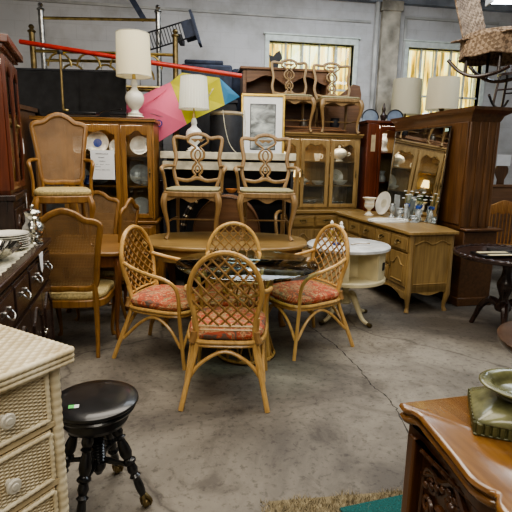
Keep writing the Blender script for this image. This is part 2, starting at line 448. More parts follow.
# band mouldings round window 2 and crack-like wall trims on the left
struct(MB().box(3.56, 5.2, Y1-.03, Y1, 3.72, 3.76).box(3.56, 3.60, Y1-.03, Y1, 2.0, 3.72), 'trim_4', M['wallp'], bevel=.008)
struct(MB().box(X0, 3.0, Y1-.02, Y1, 3.62, 3.66), 'trim_5', M['wallp'], bevel=.006)
for a, b_, c, d, n in WIN:
    f = MB()
    f.box(a-.07, b_+.07, Y1-.03, Y1+.1, d, d+.09).box(a-.07, a, Y1-.03, Y1+.1, c, d).box(b_, b_+.07, Y1-.03, Y1+.1, c, d).box(a-.10, b_+.10, Y1-.07, Y1+.1, c-.07, c)
    f.box(a-.10, b_+.10, Y1-.045, Y1, d+.09, d+.115)
    o = struct(f, 'window_'+n, M['winframe'], bevel=.006)
    g = MB(); nb = 5
    for i in range(1, nb):
        x = a+(b_-a)*i/nb; g.box(x-.014, x+.014, Y1+.05, Y1+.085, c, d)
    g.box(a, b_, Y1+.05, Y1+.085, (c+d)/2-.06, (c+d)/2-.03)
    g.build('glazing_bar', M['winframe'], o)
    MB().box(a, b_, Y1+.095, Y1+.10, c, d).build('pane', glassmat('window_glass_'+n, (.95,.98,.95), alpha_base=.0), o)
    s = MB()
    for i in range(9):
        x = a+(b_-a)*(i+.5)/9; s.tube([(x, Y1+.13, c), (x, Y1+.13, d)], .011, 6, 1)
    s.build('security_bar', M['winframe'], o)

# yellow ribbed sheeting standing outside the windows, daylight put in as emission
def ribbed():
    m, nt, b = newmat('emissive_ribbed_sheet')
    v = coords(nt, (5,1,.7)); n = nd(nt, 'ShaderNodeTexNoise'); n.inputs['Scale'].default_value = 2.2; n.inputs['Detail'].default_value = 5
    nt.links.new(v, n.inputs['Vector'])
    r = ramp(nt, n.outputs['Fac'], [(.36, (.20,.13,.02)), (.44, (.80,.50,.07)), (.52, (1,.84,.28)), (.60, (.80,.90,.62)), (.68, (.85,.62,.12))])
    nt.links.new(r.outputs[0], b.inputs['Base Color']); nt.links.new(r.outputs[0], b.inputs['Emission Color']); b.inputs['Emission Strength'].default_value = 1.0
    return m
mr = ribbed()
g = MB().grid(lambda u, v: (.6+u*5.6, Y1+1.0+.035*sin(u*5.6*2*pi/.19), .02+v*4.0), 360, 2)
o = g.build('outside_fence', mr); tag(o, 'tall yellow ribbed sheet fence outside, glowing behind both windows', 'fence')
o = MB().box(X0-.2, X1+.3, Y1+.3, Y1+3, -.12, 0).build('ground_outside', M['concrete']); o['kind'] = 'structure'

# ================================================================== CAMERA, LIGHT
cam = bpy.data.cameras.new('camera'); co = bpy.data.objects.new('camera', cam); COL.objects.link(co)
cam.lens = 33.75; cam.sensor_width = 36; cam.clip_start = .02
co.location = (0, 0, 1.5)
co.matrix_world = Matrix.Translation((0,0,1.5)) @ Matrix.Rotation(YAW, 4, 'Z') @ Matrix.Rotation(radians(90-11.5), 4, 'X') @ Matrix.Rotation(radians(1.1), 4, 'Z')
bpy.context.scene.camera = co

vs_ = bpy.context.scene.view_settings; vs_.view_transform = 'AgX'; vs_.look = 'AgX - Medium High Contrast'; vs_.exposure = 0.75
wd = bpy.data.worlds.new('sky'); bpy.context.scene.world = wd; wd.use_nodes = True
bg = wd.node_tree.nodes['Background']; bg.inputs[0].default_value = (.85,.93,1,1); bg.inputs[1].default_value = 2.0

def area(name, x, y, z, sx, sy, e, c=(1,.92,.80), rot=(0,0,0)):
    l = bpy.data.lights.new(name, 'AREA'); l.shape = 'RECTANGLE'; l.size = sx; l.size_y = sy; l.energy = e; l.color = c
    o = bpy.data.objects.new(name, l); COL.objects.link(o); o.location = W(x, y, z); o.rotation_euler = rot
    return o
# fluorescent fixtures hung below the ceiling
lampm = emit('fluorescent_tube', (.80,.90,1.0), 9)
fixm = plain('white_enamel', (.7,.72,.74), .4)
def fixture(x, y, z, label, rz=0):
    t = thing('fluorescent_light', label, 'ceiling light', x, y, z, rz, 'fluorescent lights hung from the ceiling')
    MB().box(-.62, .62, -.08, .08, .03, .08).box(-.62,-.60,-.08,.08,-.03,.05).box(.60,.62,-.08,.08,-.03,.05).build('housing', fixm, t)
    for s in (-1, 1):
        MB().tube([(-.60, s*.04, 0), (.60, s*.04, 0)], .016, 8, 1).build('tube', lampm, t)
    for s in (-1, 1):
        MB().tube([(s*.5, 0, .08), (s*.5, 0, ZC-z)], .004, 5, 1).build('hanger', M['blackm'], t)
    return t
fixture(3.02, 5.5, 3.17, 'lit white fluorescent tube light at top right corner, above the hanging wicker rocker', 0)
area('ceiling_glow_front', -.1, 2.0, 4.0, 2.6, 2.0, 50)
area('ceiling_glow_mid', -.4, 4.2, 4.1, 3.0, 1.6, 70)
area('ceiling_glow_right', 2.9, 4.0, 4.0, 1.4, 2.4, 50, (.85,.93,1))
area('ceiling_glow_rear', .8, 6.4, 4.1, 3.0, 1.0, 32, (.85,.92,1))
area('fill_behind_camera', 0, -1.0, 3.6, 3.0, 1.2, 55, rot=(radians(50),0,YAW))  # added frontal fill behind the camera, tilted forward

# ================================================================== FURNITURE PIECES
def scallop(x0, x1, z, amp, kind='m', n=20):
    """lower outline of a shaped rail, left to right"""
    out = []
    for i in range(n+1):
        t = i/n; s = abs(2*t-1)
        if kind == 'm':   h = cos((t-.5)*4*pi)*-.28*(1-s)**.3 + (1-s**4)*.75      # two humps, dip between
        elif kind == 'bell': h = (1-min(1, s/.62))**.0 * (.5+.5*cos(pi*min(1, s/.75)))
        else: h = .5+.5*cos(pi*s*2.0)*(1 if s < .5 else 1)                       # apron wave
        out.append((x0+(x1-x0)*t, z+amp*h))
    return out

def door_frame(t, x0, x1, z0, z1, y, mat, kind='m', st=.05, amp=.05, th=.022, glass=True, handle=None, hside=1, name='door', nopane=False):
    d = MB()
    d.box(x0, x0+st, y-th, y, z0, z1).box(x1-st, x1, y-th, y, z0, z1).box(x0+st, x1-st, y-th, y, z0, z0+st)
    lo = scallop(x0+st, x1-st, z1-st-amp*1.1, amp, kind)
    hi = [(p[0], z1) for p in lo]
    d.strip(lo, hi, y-th, y)
    o = d.build(name, mat, t, bevel=.003)
    if glass:
        MB().box(x0+st*.7, x1-st*.7, y-th*.5-.002, y-th*.5+.002, z0+st*.7, z1-st*.7).build('pane', M['glass'], o)
    if handle:
        hx = (x1-st*.5) if hside > 0 else (x0+st*.5); hz = (z0+z1)/2 if glass else z1-(z1-z0)*.3
        k = MB(); k.box(hx-.007, hx+.007, y-th-.004, y-th, hz-.05, hz+.05).ball((hx, y-th-.016, hz), .012, 10)
        k.build('handle', handle, o)
    return o

def bail(parent, x, y, z, mat, s=1.0):
    b = MB().tube([(x-.038*s, y-.004, z+.012*s), (x-.036*s, y-.022*s, z-.010*s), (x, y-.026*s, z-.024*s), (x+.036*s, y-.022*s, z-.010*s), (x+.038*s, y-.004, z+.012*s)], .0042*s, 6, 4)
    b.ball((x-.038*s, y-.004, z+.012*s), .010*s, 8).ball((x+.038*s, y-.004, z+.012*s), .010*s, 8)
    b.box(x-.055*s, x+.055*s, y-.002, y, z+.001, z+.022*s)
    return b.build('handle', mat, parent)

def drawer(t, x0, x1, z0, z1, y, mat, hm, n=1, raised=True, s=1.0):
    d = MB().box(x0, x1, y-.014, y, z0, z1)
    if raised:
        m = .018; d.box(x0+m, x1-m, y-.022, y-.012, z0+m, z1-m)
    o = d.build('drawer', mat, t, bevel=.004)
    for i in range(n):
        xx = (x0+x1)/2 if n == 1 else x0+(x1-x0)*(.25+.5*i)
        bail(o, xx, y-.022, (z0+z1)/2+.004, hm, s)
    return o

def panel_door(t, x0, x1, z0, z1, y, mat, hm=None, hside=1):
    d = MB().box(x0, x1, y-.014, y, z0, z1)
    o = d.build('door', mat, t, bevel=.003)
    m = .045; pts = [(x0+m, z0+m)]
    top = scallop(x0+m, x1-m, z1-m-.075, .07, 'bell', 14)
    loop = [(x0+m, y-.016, z0+m)]+[(a, y-.016, b) for a, b in top]+[(x1-m, y-.016, z0+m)]
    MB().tube(loop, .008, 6, 1, closed=True).build('moulding', mat, o)
    if hm:
        hx = x1-.02 if hside > 0 else x0+.02
        MB().box(hx-.006, hx+.006, y-.018, y-.012, (z0+z1)/2-.04, (z0+z1)/2+.04).ball((hx, y-.026, (z0+z1)/2), .011, 8).build('handle', hm, o)
    return o

def cab_leg(x, y, z, h, sx, sy, mat, parent, r=.03):
    """short cabriole leg turning out towards (sx, sy)"""
    return MB().tube([(x, y, z), (x+sx*.012, y+sy*.012, z-h*.3), (x-sx*.004, y-sy*.004, z-h*.7), (x+sx*.012, y+sy*.012, z-h)], [r*1.25, r*1.2, r*.7, r*.85], 8, 4, up=(1,0,0)).build('leg', mat, parent)

def apron(t, x0, x1, y0, y1, z1, h, mat, kind='w', name='apron', n=3):
    lo = []
    N = 30
    for i in range(N+1):
        u = i/N
        zz = z1-h*(.45+.30*cos(u*2*pi*n)+.25*math.exp(-((u-.5)/.1)**2)+.0)
        if u < .04 or u > .96: zz = z1-h
        lo.append((x0+(x1-x0)*u, zz))
    hi = [(p[0], z1) for p in lo]
    return MB().strip(lo, hi, y0, y1).build(name, mat, t, bevel=.002)

def glass_cabinet(t, w, d, z0, z1, doors, shelves, mat, matx, corn=.05, hm=None, backmat=None, st=.05, amp=.05, cap=.035, lit=3.0):
    """local front is -Y; base of the upper case at z0"""
    b = MB(); th = .02
    il = bpy.data.lights.new('interior_fill', 'AREA'); il.shape = 'RECTANGLE'; il.size = w*.8; il.size_y = .06; il.energy = lit; il.color = (1,.82,.6)  # added fill brightening the case interior, no fitted lamp
    io = bpy.data.objects.new('interior_fill', il); COL.objects.link(io); io.parent = t; io.location = (0, -d/2+.06, z1-.05); io.rotation_euler = (radians(-25),0,0)
    MB().box(-w/2+th, w/2-th, d/2-th-.004, d/2-th, z0+.03, z1-.04).build('backboard', M['backboard'], t)
    b.box(-w/2, w/2, d/2-th, d/2, z0, z1)
    b.box(-w/2, -w/2+th, -d/2, d/2, z0, z1).box(w/2-th, w/2, -d/2, d/2, z0, z1)
    b.box(-w/2, w/2, -d/2, d/2, z0, z0+.03).box(-w/2, w/2, -d/2, d/2, z1-.04, z1)
    xs = sorted(set([e for dd in doors for e in dd[:2]]))
    for dd in doors[:-1]:
        b.box(dd[1]-.006, dd[1]+.016, -d/2, -d/2+.03, z0, z1)
    b.build('case', mat, t, bevel=.002)
    c = MB().box(-w/2-.02, w/2+.02, -d/2-.03, d/2, z1-.005, z1+.02).box(-w/2-cap, w/2+cap, -d/2-cap-.015, d/2, z1+.02, z1+corn)
    c.build('cornice', matx, t, bevel=.006)
    for i, z in enumerate(shelves):
        MB().box(-w/2+th, w/2-th, -d/2+.03, d/2-th, z-.009, z+.009).build('shelf', matx, t)
    for i, (a, e, k) in enumerate(doors):
        door_frame(t, a+.002, e-.002, z0+.032, z1-.042, -d/2, mat, k, st=st, amp=amp, handle=hm, hside=1 if i % 2 == 0 else -1)
    return t

# ---- dishes, each a thing, standing in local coordinates of a cabinet at (cx, cy, rz)
def locpt(cx, cy, rz, lx, ly):
    a = radians(rz); return cx+lx*cos(a)-ly*sin(a), cy+lx*sin(a)+ly*cos(a)
def plate_prof(r): return [(0, 0), (r*.6, 0), (r*.65, .004), (r, .018), (r, .022), (r*.66, .010), (r*.6, .006), (0, .006)]
PLT = {}
def plate_up(x, y, z, r, mat, label, rz=0, lean=14, group=None, center=None, cat='plate', name='plate'):
    """a plate standing on its rim, leaning back, facing local -Y"""
    t = thing(name, label, cat, x, y, z, rz, group)
    Mx = Matrix.Translation((0, 0, r)) @ Matrix.Rotation(radians(90-lean), 4, 'X')
    MB().lathe(plate_prof(r), 28, Mx).build('dish', mat, t)
    if center:
        MB().lathe([(0, .0085), (r*.38, .0085), (r*.38, .007)], 20, Mx).build('motif', center, t)
    return t
def tureen(x, y, z, s, label, mat=None, rz=0, name='tureen', cat='tureen', group=None, spout=True):
    mat = mat or M['white']
    t = thing(name, label, cat, x, y, z, rz, group)
    MB().lathe([(0,0),(.045*s,0),(.05*s,.008*s),(.03*s,.02*s),(.06*s,.04*s),(.09*s,.07*s),(.092*s,.09*s),(.085*s,.10*s),(0,.10*s)], 24, n=2).build('bowl', mat, t)
    MB().lathe([(.088*s,.098*s),(.08*s,.115*s),(.04*s,.14*s),(.012*s,.148*s),(.01*s,.155*s),(.018*s,.165*s),(.001,.178*s)], 24, n=2).build('lid', mat, t)
    for sg in (-1, 1):
        MB().tube([(sg*.085*s, 0, .085*s), (sg*.115*s, 0, .092*s), (sg*.118*s, 0, .07*s), (sg*.082*s, 0, .06*s)], .007*s, 6, 4).build('handle', mat, t)
    return t
def bowl(x, y, z, r, label, mat=None, group=None, name='bowl', cat='bowl', h=.6):
    mat = mat or M['white']
    return single(MB().lathe([(0,0),(r*.45,0),(r*.5,.005),(r*.85,r*h*.6),(r,r*h),(r*.96,r*h),(r*.8,r*h*.6),(r*.42,.012),(0,.012)], 24, n=2), name, mat, label, cat, x, y, z, 0, group)
def cup(x, y, z, s, label, mat=None, group=None):
    mat = mat or M['white']
    t = thing('cup', label, 'cup', x, y, z, 20, group)
    MB().lathe([(0,0),(.022*s,0),(.026*s,.01*s),(.034*s,.04*s),(.036*s,.075*s),(.033*s,.075*s),(.03*s,.04*s),(0,.012*s)], 18).build('body', mat, t)
    MB().tube([(.033*s,0,.062*s),(.058*s,0,.058*s),(.055*s,0,.03*s),(.031*s,0,.026*s)], .0045*s, 6, 4).build('handle', mat, t)
    return t
def goblet(x, y, z, s, label, mat=None, group=None, name='goblet'):
    return single(MB().lathe([(0,0),(.035*s,0),(.034*s,.004*s),(.006*s,.012*s),(.005*s,.07*s),(.02*s,.085*s),(.037*s,.12*s),(.034*s,.165*s),(.032*s,.165*s),(.034*s,.12*s),(.012*s,.09*s),(0,.088*s)], 18), name, mat or M['crystal'], label, name, x, y, z, 0, group)
# ================================================================== CHAIRS
def splat_chair(arms, name, label, x, y, z, rz, group=None):
    """French style chair with pierced figure-of-eight splat; faces local -Y, back at +Y"""
    t = thing(name, label, 'chair', x, y, z, rz, group)
    w = M['pale']
    yb = .21
    def B(px, pz): return (px, yb+.10*max(0, (pz-.46))/.5*.9, pz)   # leaning back plane
    # back frame: posts and crest
    half = [(.185,.44),(.205,.50),(.235,.62),(.215,.74),(.235,.86),(.238,.93),(.20,.945),(.12,.935),(.07,.965)]
    pts = [B(-a, b) for a, b in half]+[B(0, .978)]+[B(a, b) for a, b in half[::-1]]
    MB().tube(pts, .0185, 8, 3, sec=(.75,1.05)).build('back_frame', w, t)
    MB().tube([B(-.21,.535), B(-.1,.52), B(0,.545), B(.1,.52), B(.21,.535)], .018, 8, 4, sec=(.8,1)).build('lower_rail', w, t)
    s = MB()
    # vase shaped outer lines and interlaced loops
    for sg in (-1, 1):
        s.tube([B(sg*.085,.935), B(sg*.10,.90), B(sg*.035,.855), B(sg*.02,.84)], .011, 6, 4)
        s.tube([B(sg*.02,.845), B(sg*.062,.80), B(sg*.058,.745), B(sg*.012,.705), B(sg*.045,.655), B(sg*.045,.61), B(sg*.02,.575), B(sg*.055,.545)], .0125, 6, 4)
    loop = lambda cx, cz, a, b: [B(cx+a*cos(k*pi/4), cz+b*sin(k*pi/4)) for k in range(8)]
    s.tube(loop(0,.775,.028,.045), .009, 6, 3, closed=True)
    s.tube(loop(0,.635,.020,.032), .009, 6, 3, closed=True)
    s.xz([(-.075,.93),(.075,.93),(.03,.895),(0,.915),(-.03,.895)], yb+.075, yb+.095)
    s.build('splat', w, t)
    # seat
    ol = [(-.235,-.24),(0,-.265),(.235,-.24),(.26,-.05),(.205,.21),(-.205,.21),(-.26,-.05)]
    P = [(p.x, p.y) for p in catmull([(a, b, 0) for a, b in ol], 4, True)]
    MB().prism(P, .395, .44).build('seat_frame', w, t, bevel=.006)
    MB().prism([(a*.93, b*.93) for a, b in P], .44, .468).build('seat', M['seatg'], t, bevel=.012)
    # apron with a shaped edge
    a = MB(); lo = [(-.225+.45*i/24, .385-.03*(.5+.5*cos(i/24*2*pi*2))-.012*math.exp(-((i/24-.5)/.12)**2)) for i in range(25)]
    a.strip(lo, [(p[0], .40) for p in lo], -.245, -.225); a.build('apron', w, t)
    for sg in (-1, 1):
        MB().tube([(sg*.232,-.228,.42), (sg*.25,-.25,.35), (sg*.243,-.24,.27), (sg*.222,-.215,.15), (sg*.218,-.212,.05), (sg*.235,-.235,.0)], [.03,.031,.024,.017,.014,.022], 8, 4, up=(1,0,0)).build('leg', w, t)
        MB().tube([(sg*.19,.20,.44), (sg*.195,.205,.25), (sg*.20,.24,.0)], [.02,.018,.015], 8, 4, up=(1,0,0)).build('leg', w, t)
        MB().tube([(sg*.222,-.21,.16), (sg*.20,.20,.16)], .009, 6, 1).build('stretcher', w, t)
    MB().tube([(-.21,0,.16), (.21,0,.16)], .009, 6, 1).build('stretcher', w, t)
    if arms:
        for sg in (-1, 1):
            MB().tube([B(sg*.225,.66), (sg*.268,.16,.665), (sg*.292,.03,.66), (sg*.295,-.08,.645), (sg*.285,-.115,.625), (sg*.272,-.085,.56), (sg*.262,-.06,.43)], [.014,.015,.018,.021,.017,.015,.017], 8, 4).build('arm', w, t)
    return t

def cane_chair(arms, label, x, y, z, rz, mat='honey', group=None, gap=False):
    """tall cane-backed dining chair; faces local -Y"""
    t = thing('cane_back_armchair' if arms else 'cane_back_chair', label, 'chair', x, y, z, rz, group)
    w = M[mat]; yb = .22
    def B(px, pz): return (px, yb+.22*(pz-.45)*.6, pz)
    half = [(0,.525),(.10,.52),(.175,.53),(.205,.57),(.215,.66),(.235,.82),(.262,.97),(.262,1.01),(.225,1.032),(.15,1.045),(.09,1.085)]
    loop = [B(a, b) for a, b in half]+[B(0,1.11)]+[B(-a, b) for a, b in half[:0:-1]]
    MB().tube(loop, .021, 8, 3, closed=True, sec=(.85,1.15)).build('back_frame', w, t)
    # cane panel filling the loop
    P = catmull(loop, 3, True); c = Vector(B(0,.8)); vs = [c]+P
    fs = [(0, i+1, (i+1) % len(P)+1) for i in range(len(P))]
    MB().add(vs, fs).build('cane_panel', M['cane'] if not arms else M['cane2'], t)
    ol = [(-.25,-.24),(0,-.27),(.25,-.24),(.27,-.05),(.215,.22),(-.215,.22),(-.27,-.05)]
    Q = [(p.x, p.y) for p in catmull([(a, b, 0) for a, b in ol], 4, True)]
    MB().prism(Q, .375, .435).build('seat_frame', w, t, bevel=.008)
    MB().prism([(a*.95, b*.95) for a, b in Q], .43, .485).build('seat', M['seatc'], t, bevel=.02)
    for sg in (-1, 1):
        MB().tube([(sg*.235,-.225,.42), (sg*.258,-.25,.35), (sg*.25,-.24,.26), (sg*.228,-.215,.12), (sg*.224,-.212,.04), (sg*.24,-.232,0)], [.034,.036,.027,.018,.015,.024], 8, 4, up=(1,0,0)).build('leg', w, t)
        MB().tube([B(sg*.19,.56), (sg*.195,.235,.44), (sg*.197,.235,.25), (sg*.205,.30,0)], [.02,.024,.021,.016], 8, 4, up=(1,0,0)).build('leg', w, t)
    if arms:
        for sg in (-1, 1):
            MB().tube([B(sg*.225,.72), (sg*.285,.16,.715), (sg*.30,.02,.70), (sg*.295,-.05,.67), (sg*.275,-.03,.56), (sg*.275,-.04,.42)], [.015,.016,.019,.021,.017,.019], 8, 4).build('arm', w, t)
    return t

def rattan_chair(label, x, y, rz, group):
    """rattan armchair with an oval lattice back; faces local -Y"""
    t = thing('rattan_armchair', label, 'chair', x, y, 0, rz, group)
    w = M['rattan']
    def yb(z): return .20+.17*(z-.45)
    def B(px, pz, k=0): return (px, yb(pz)+k-.035*(1-(px/.225)**2)*0+.045*(1-(px/.225)**2), pz)
    zc, rx, rz_ = .715, .215, .255
    # hoop whose ends run down as the rear legs
    hoop = []
    for k in range(0, 13):
        a = radians(-52+k*284/12)
        hoop.append((rx*cos(a)*-1, zc+rz_*sin(a)))
    left = [(-.262,0),(-.225,.17),(-.180,.36),(-.176,.50)]
    up = [(-abs(p), q) for p, q in []]
    P = []
    for px, pz in left: P.append((px, (.32-.30*pz) if pz < .45 else yb(pz), pz))
    hp = [(-rx*cos(a), zc+rz_*sin(a)) for a in [radians(v) for v in (-24,-6,14,38,62,90,118,142,166,186,204)]]
    for px, pz in hp: P.append((px, yb(pz), pz))
    for px, pz in left[::-1]: P.append((-px, (.32-.30*pz) if pz < .45 else yb(pz), pz))
    m = MB().tube(P, .0165, 8, 4); m.build('back_hoop', w, t)
    # lattice: two families of diagonal canes bowed backwards
    a_, b_ = rx-.008, rz_-.008
    lat = MB()
    for sg in (-1, 1):
        for k in range(-5, 6):
            c0 = k*.066
            # line: z - zc = sg*1.15*x + c0*1.5
            pts = []
            for i in range(41):
                px = -a_+2*a_*i/40; pz = sg*1.05*px+c0*1.15-.02
                if ((px/a_)**2+(pz/b_)**2 <= 1.0 if pz > -.10 else abs(px) < a_*(.92-.08*(-pz-.10)/.1)) and pz > -.205: pts.append((px, pz))
            if len(pts) < 4: continue
            st = [pts[0], pts[len(pts)//3], pts[2*len(pts)//3], pts[-1]]
            lat.tube([(px, yb(zc+pz)+.035*max(0, 1-(px/a_)**2-(pz/b_)**2)+sg*.004, zc+pz) for px, pz in st], .0068, 6, 3)
    lat.build('lattice', M['lattice'], t)
    # cross canes under the lattice
    MB().tube([(-.185, yb(.50)-.0, .50), (0, yb(.5)+.01, .505), (.185, yb(.50), .50)], .010, 6, 3).tube([(-.18, yb(.475), .475), (0, yb(.475)+.01, .478), (.18, yb(.475), .475)], .008, 6, 3).build('back_rail', w, t)
    # seat ring
    ol = [(-.20,.20),(0,.235),(.20,.20),(.245,0),(.235,-.20),(.12,-.275),(-.12,-.275),(-.235,-.20),(-.245,0)]
    MB().tube([(a, b, .405) for a, b in ol], .0145, 8, 4, closed=True).tube([(a*.97, b*.97, .378) for a, b in ol], .010, 6, 4, closed=True).build('seat_ring', w, t)
    Q = [(p.x, p.y) for p in catmull([(a, b, 0) for a, b in ol], 4, True)]
    cu = MB(); rings = [(.90,.412),(.97,.425),(1.0,.445),(.97,.466),(.88,.480),(.6,.489),(.2,.492)]
    vs = []; n = len(Q)
    for s, z in rings: vs += [(a*s, b*s, z) for a, b in Q]
    fs = [(i*n+k, i*n+(k+1) % n, (i+1)*n+(k+1) % n, (i+1)*n+k) for i in range(len(rings)-1) for k in range(n)]
    fs += [tuple(range(n)), tuple((len(rings)-1)*n+k for k in range(n))]
    cu.add(vs, fs).build('cushion', M['floral'], t)
    for sg in (-1, 1):
        MB().tube([(sg*.205, yb(.73), .735), (sg*.245, .12, .70), (sg*.272, -.02, .675), (sg*.278, -.13, .655), (sg*.262, -.205, .60), (sg*.245, -.222, .50), (sg*.243, -.225, .38), (sg*.248,-.245,.18), (sg*.262,-.27,0)], .0145, 8, 4).build('arm_and_front_leg', w, t)
        # doubled cane beside the rear leg
        MB().tube([(sg*.198, yb(.56), .56), (sg*.192,.19,.42), (sg*.228,.245,.20), (sg*.246,.30,.07)], .0115, 7, 4).build('leg_doubler', w, t)
        # arched side brace
        MB().tube([(sg*.246,-.235,.15), (sg*.24,-.14,.29), (sg*.235,-.02,.355), (sg*.23,.10,.30), (sg*.237,.245,.16)], .0115, 7, 4).build('brace', w, t)
        MB().tube([(sg*.205,.22,.40), (sg*.19,.215,.44), (sg*.19,.215,.47)], .022, 8, 2).build('binding', M['rattanwrap'], t)
    MB().tube([(-.24,-.25,.15), (-.15,-.265,.29), (0,-.27,.36), (.15,-.265,.29), (.24,-.25,.15)], .0115, 7, 4).build('brace', w, t)
    MB().tube([(-.232,.255,.16), (-.15,.235,.27), (0,.225,.345), (.15,.235,.27), (.232,.255,.16)], .0125, 7, 4).build('brace', w, t)
    return t

g = 'four rattan armchairs around the round glass table'
rattan_chair('rattan armchair seen from behind, nearest the camera, lattice back hiding its red floral cushion', -.175, 2.97, 180, g)
rattan_chair('rattan armchair left of the glass table, turned to the right, red floral cushion', -.675, 3.55, 72, g)
rattan_chair('rattan armchair right of the glass table, beside the cream drum table', .40, 3.78, -59, g)
rattan_chair('rattan armchair on the far side of the glass table, seen from the front', -.17, 3.66, 4, g)

# glass dining table on a rattan base
t = thing('glass_dining_table', 'round clear glass table on a woven rattan base between the four rattan chairs', 'table', -.065, 3.53, 0, 0)
MB().lathe([(0,.718),(.525,.718),(.533,.724),(.533,.726),(.525,.732),(0,.732)], 64).build('glass_top', M['tglass'], t)
for rr, zz in ((.22,.02),(.15,.30),(.18,.52),(.23,.70)):
    MB().tube([(rr*cos(2*pi*k/16), rr*sin(2*pi*k/16), zz) for k in range(16)], .012, 7, 3, closed=True).build('base_ring', M['rattan'], t)
b = MB()
for k in range(14):
    for s in (-1, 1):
        a = 2*pi*k/14; q = lambda r, z, da: (r*cos(a+s*da), r*sin(a+s*da), z)
        b.tube([q(.22,.02,0), q(.15,.30,.35), q(.18,.52,.7), q(.23,.70,1.0)], .0075, 6, 4)
b.build('base_lattice', M['lattice'], t)
# price card lying on the glass
single(MB().box(-.045,.045,-.03,.03,0,.0015), 'price_card', M['paper'], 'small white price card lying on the glass table top', 'card', -.07+.05, 3.28, .7335, 18)

# ------------------------------------------------------------------ extension table with two armchairs on it
t = thing('extension_table', 'pale oval wooden dining table carrying two splat-back armchairs', 'table', -.29, 4.44, 0, 2)
t.scale = (.92,1,1)
def oval(a, b, n, N=40): return [(a*abs(cos(k))**(2/n)*(1 if cos(k) >= 0 else -1), b*abs(sin(k))**(2/n)*(1 if sin(k) >= 0 else -1)) for k in [2*pi*i/N for i in range(N)]]
MB().prism(oval(.83,.48,2.6), .715, .75).build('tabletop', M['hutchx'], t, bevel=.01)
MB().prism(oval(.78,.43,2.6), .60, .715).build('apron', M['hutchx'], t)
for sx in (-1, 1):
    for sy in (-1, 1):
        MB().tube([(sx*.58,sy*.28,.62), (sx*.61,sy*.31,.50), (sx*.585,sy*.285,.30), (sx*.56,sy*.27,.10), (sx*.585,sy*.29,0)], [.05,.05,.035,.024,.034], 8, 4, up=(1,0,0)).build('leg', M['honey'], t)
splat_chair(True, 'splat_back_armchair', 'pale splat-back armchair standing on the oval table, the one nearer the glass-doored cabinet at left', -.60, 4.62, .75, 0)
splat_chair(True, 'splat_back_armchair', 'pale splat-back armchair standing on the oval table, the one in front of the framed picture', .085, 4.64, .75, 2)

# ------------------------------------------------------------------ left dining set in cane
t = thing('dining_table', 'honey coloured wooden dining table behind the cane chairs at left, cabriole legs', 'table', -1.47, 4.13, 0, 10)
t.scale = (.78,1,1)
MB().prism([(-.42,-.42),(-.38,-.47),(.38,-.47),(.42,-.42),(.42,.42),(.38,.47),(-.38,.47),(-.42,.42)], .715, .75).build('tabletop', M['honeyx'], t, bevel=.01)
MB().box(-.38,.38,-.42,-.40,.62,.716).box(-.38,.38,.40,.42,.62,.716).box(-.38,-.36,-.42,.42,.62,.716).box(.36,.38,-.42,.42,.62,.716).build('apron', M['legbrown'], t)
for sx in (-1, 1):
    for sy in (-1, 1):
        MB().tube([(sx*.355,sy*.39,.70), (sx*.375,sy*.41,.58), (sx*.355,sy*.39,.35), (sx*.335,sy*.37,.10), (sx*.36,sy*.395,0)], [.04,.042,.03,.02,.032], 8, 4, up=(1,0,0)).build('leg', M['legbrown'], t)
cane_chair(True, 'cane-back armchair with gold seat standing up on the honey dining table', -1.63, 4.05, .75, 22).scale = (.82,.9,.98)
cane_chair(False, 'cane-back dining chair seen from behind, pushed in beside the dark sideboard', -1.40, 3.66, 0, 186).scale = (.94,.94,1.0)
cane_chair(False, 'cane-back chair facing us at the far side of the honey table, below the white sign', -1.70, 4.90, 0, 4).scale = (.85,.9,1)
cane_chair(False, 'cane-back chair seen edge-on at the right side of the honey table', -1.42, 4.38, 0, 264).scale = (.8,.9,1)
# ================================================================== GLASS CABINETS
# left china cabinet
CX, CY, CR = -1.76, 5.44, 3
t = thing('china_cabinet', 'honey wood china cabinet with glass doors at left, carrying the cream lamp', 'cabinet', CX, CY, 0, CR)
glass_cabinet(t, 1.26, .38, .80, 1.86, [(-.61,-.29,'bell'),(-.27,.27,'m'),(.29,.61,'bell')], [1.17, 1.50], M['honey'], M['honeyx'], corn=.03, hm=M['brassdk'], st=.048, amp=.05, cap=.02)
b = MB().box(-.64,.64,-.22,.20,.08,.78).box(-.66,.66,-.24,.21,.77,.80); b.build('base', M['honeyx'], t, bevel=.005)
for a, e in ((-.61,-.22),(-.20,.20),(.22,.61)): panel_door(t, a, e, .12, .56, -.22, M['honey'], M['brassdk'])
for a, e in ((-.61,-.22),(-.20,.20),(.22,.61)): drawer(t, a, e, .59, .75, -.22, M['honey'], M['brassdk'])
def inL(lx, ly=.03): return locpt(CX, CY, CR, lx, ly)
def P2(lx, z, r, mat, label, **k):
    x, y = inL(lx); return plate_up(x, y, z, r, mat, label, CR, **k)
P2(-.02, 1.509, .125, M['plateg'], 'large grey plate with blue centre, top shelf behind the white sign', center=M['cobalt'])
P2(-.22, 1.509, .10, M['plateg'], 'grey plate on the top shelf beside the large blue-centred plate', center=None)
P2(.19, 1.509, .085, M['plateg'], 'small grey plate right of the large blue-centred plate')
P2(.0, 1.179, .12, M['plateg'], 'large smoky plate on the middle shelf under the white sign')
P2(.20, 1.179, .085, M['cobalt'], 'dark blue plate on the middle shelf, right of the sign')
P2(-.21, 1.179, .09, M['whiteb'], 'pale plate on the middle shelf, half hidden by the cane armchair')
P2(.44, 1.509, .105, M['plateg'], 'round smoky plate on the top shelf behind the narrow right door')
P2(.44, 1.179, .115, M['plateg'], 'large round smoky plate on the middle shelf behind the narrow right door')
P2(.44, .832, .105, M['whiteb'], 'pale plate at the bottom of the narrow right door')
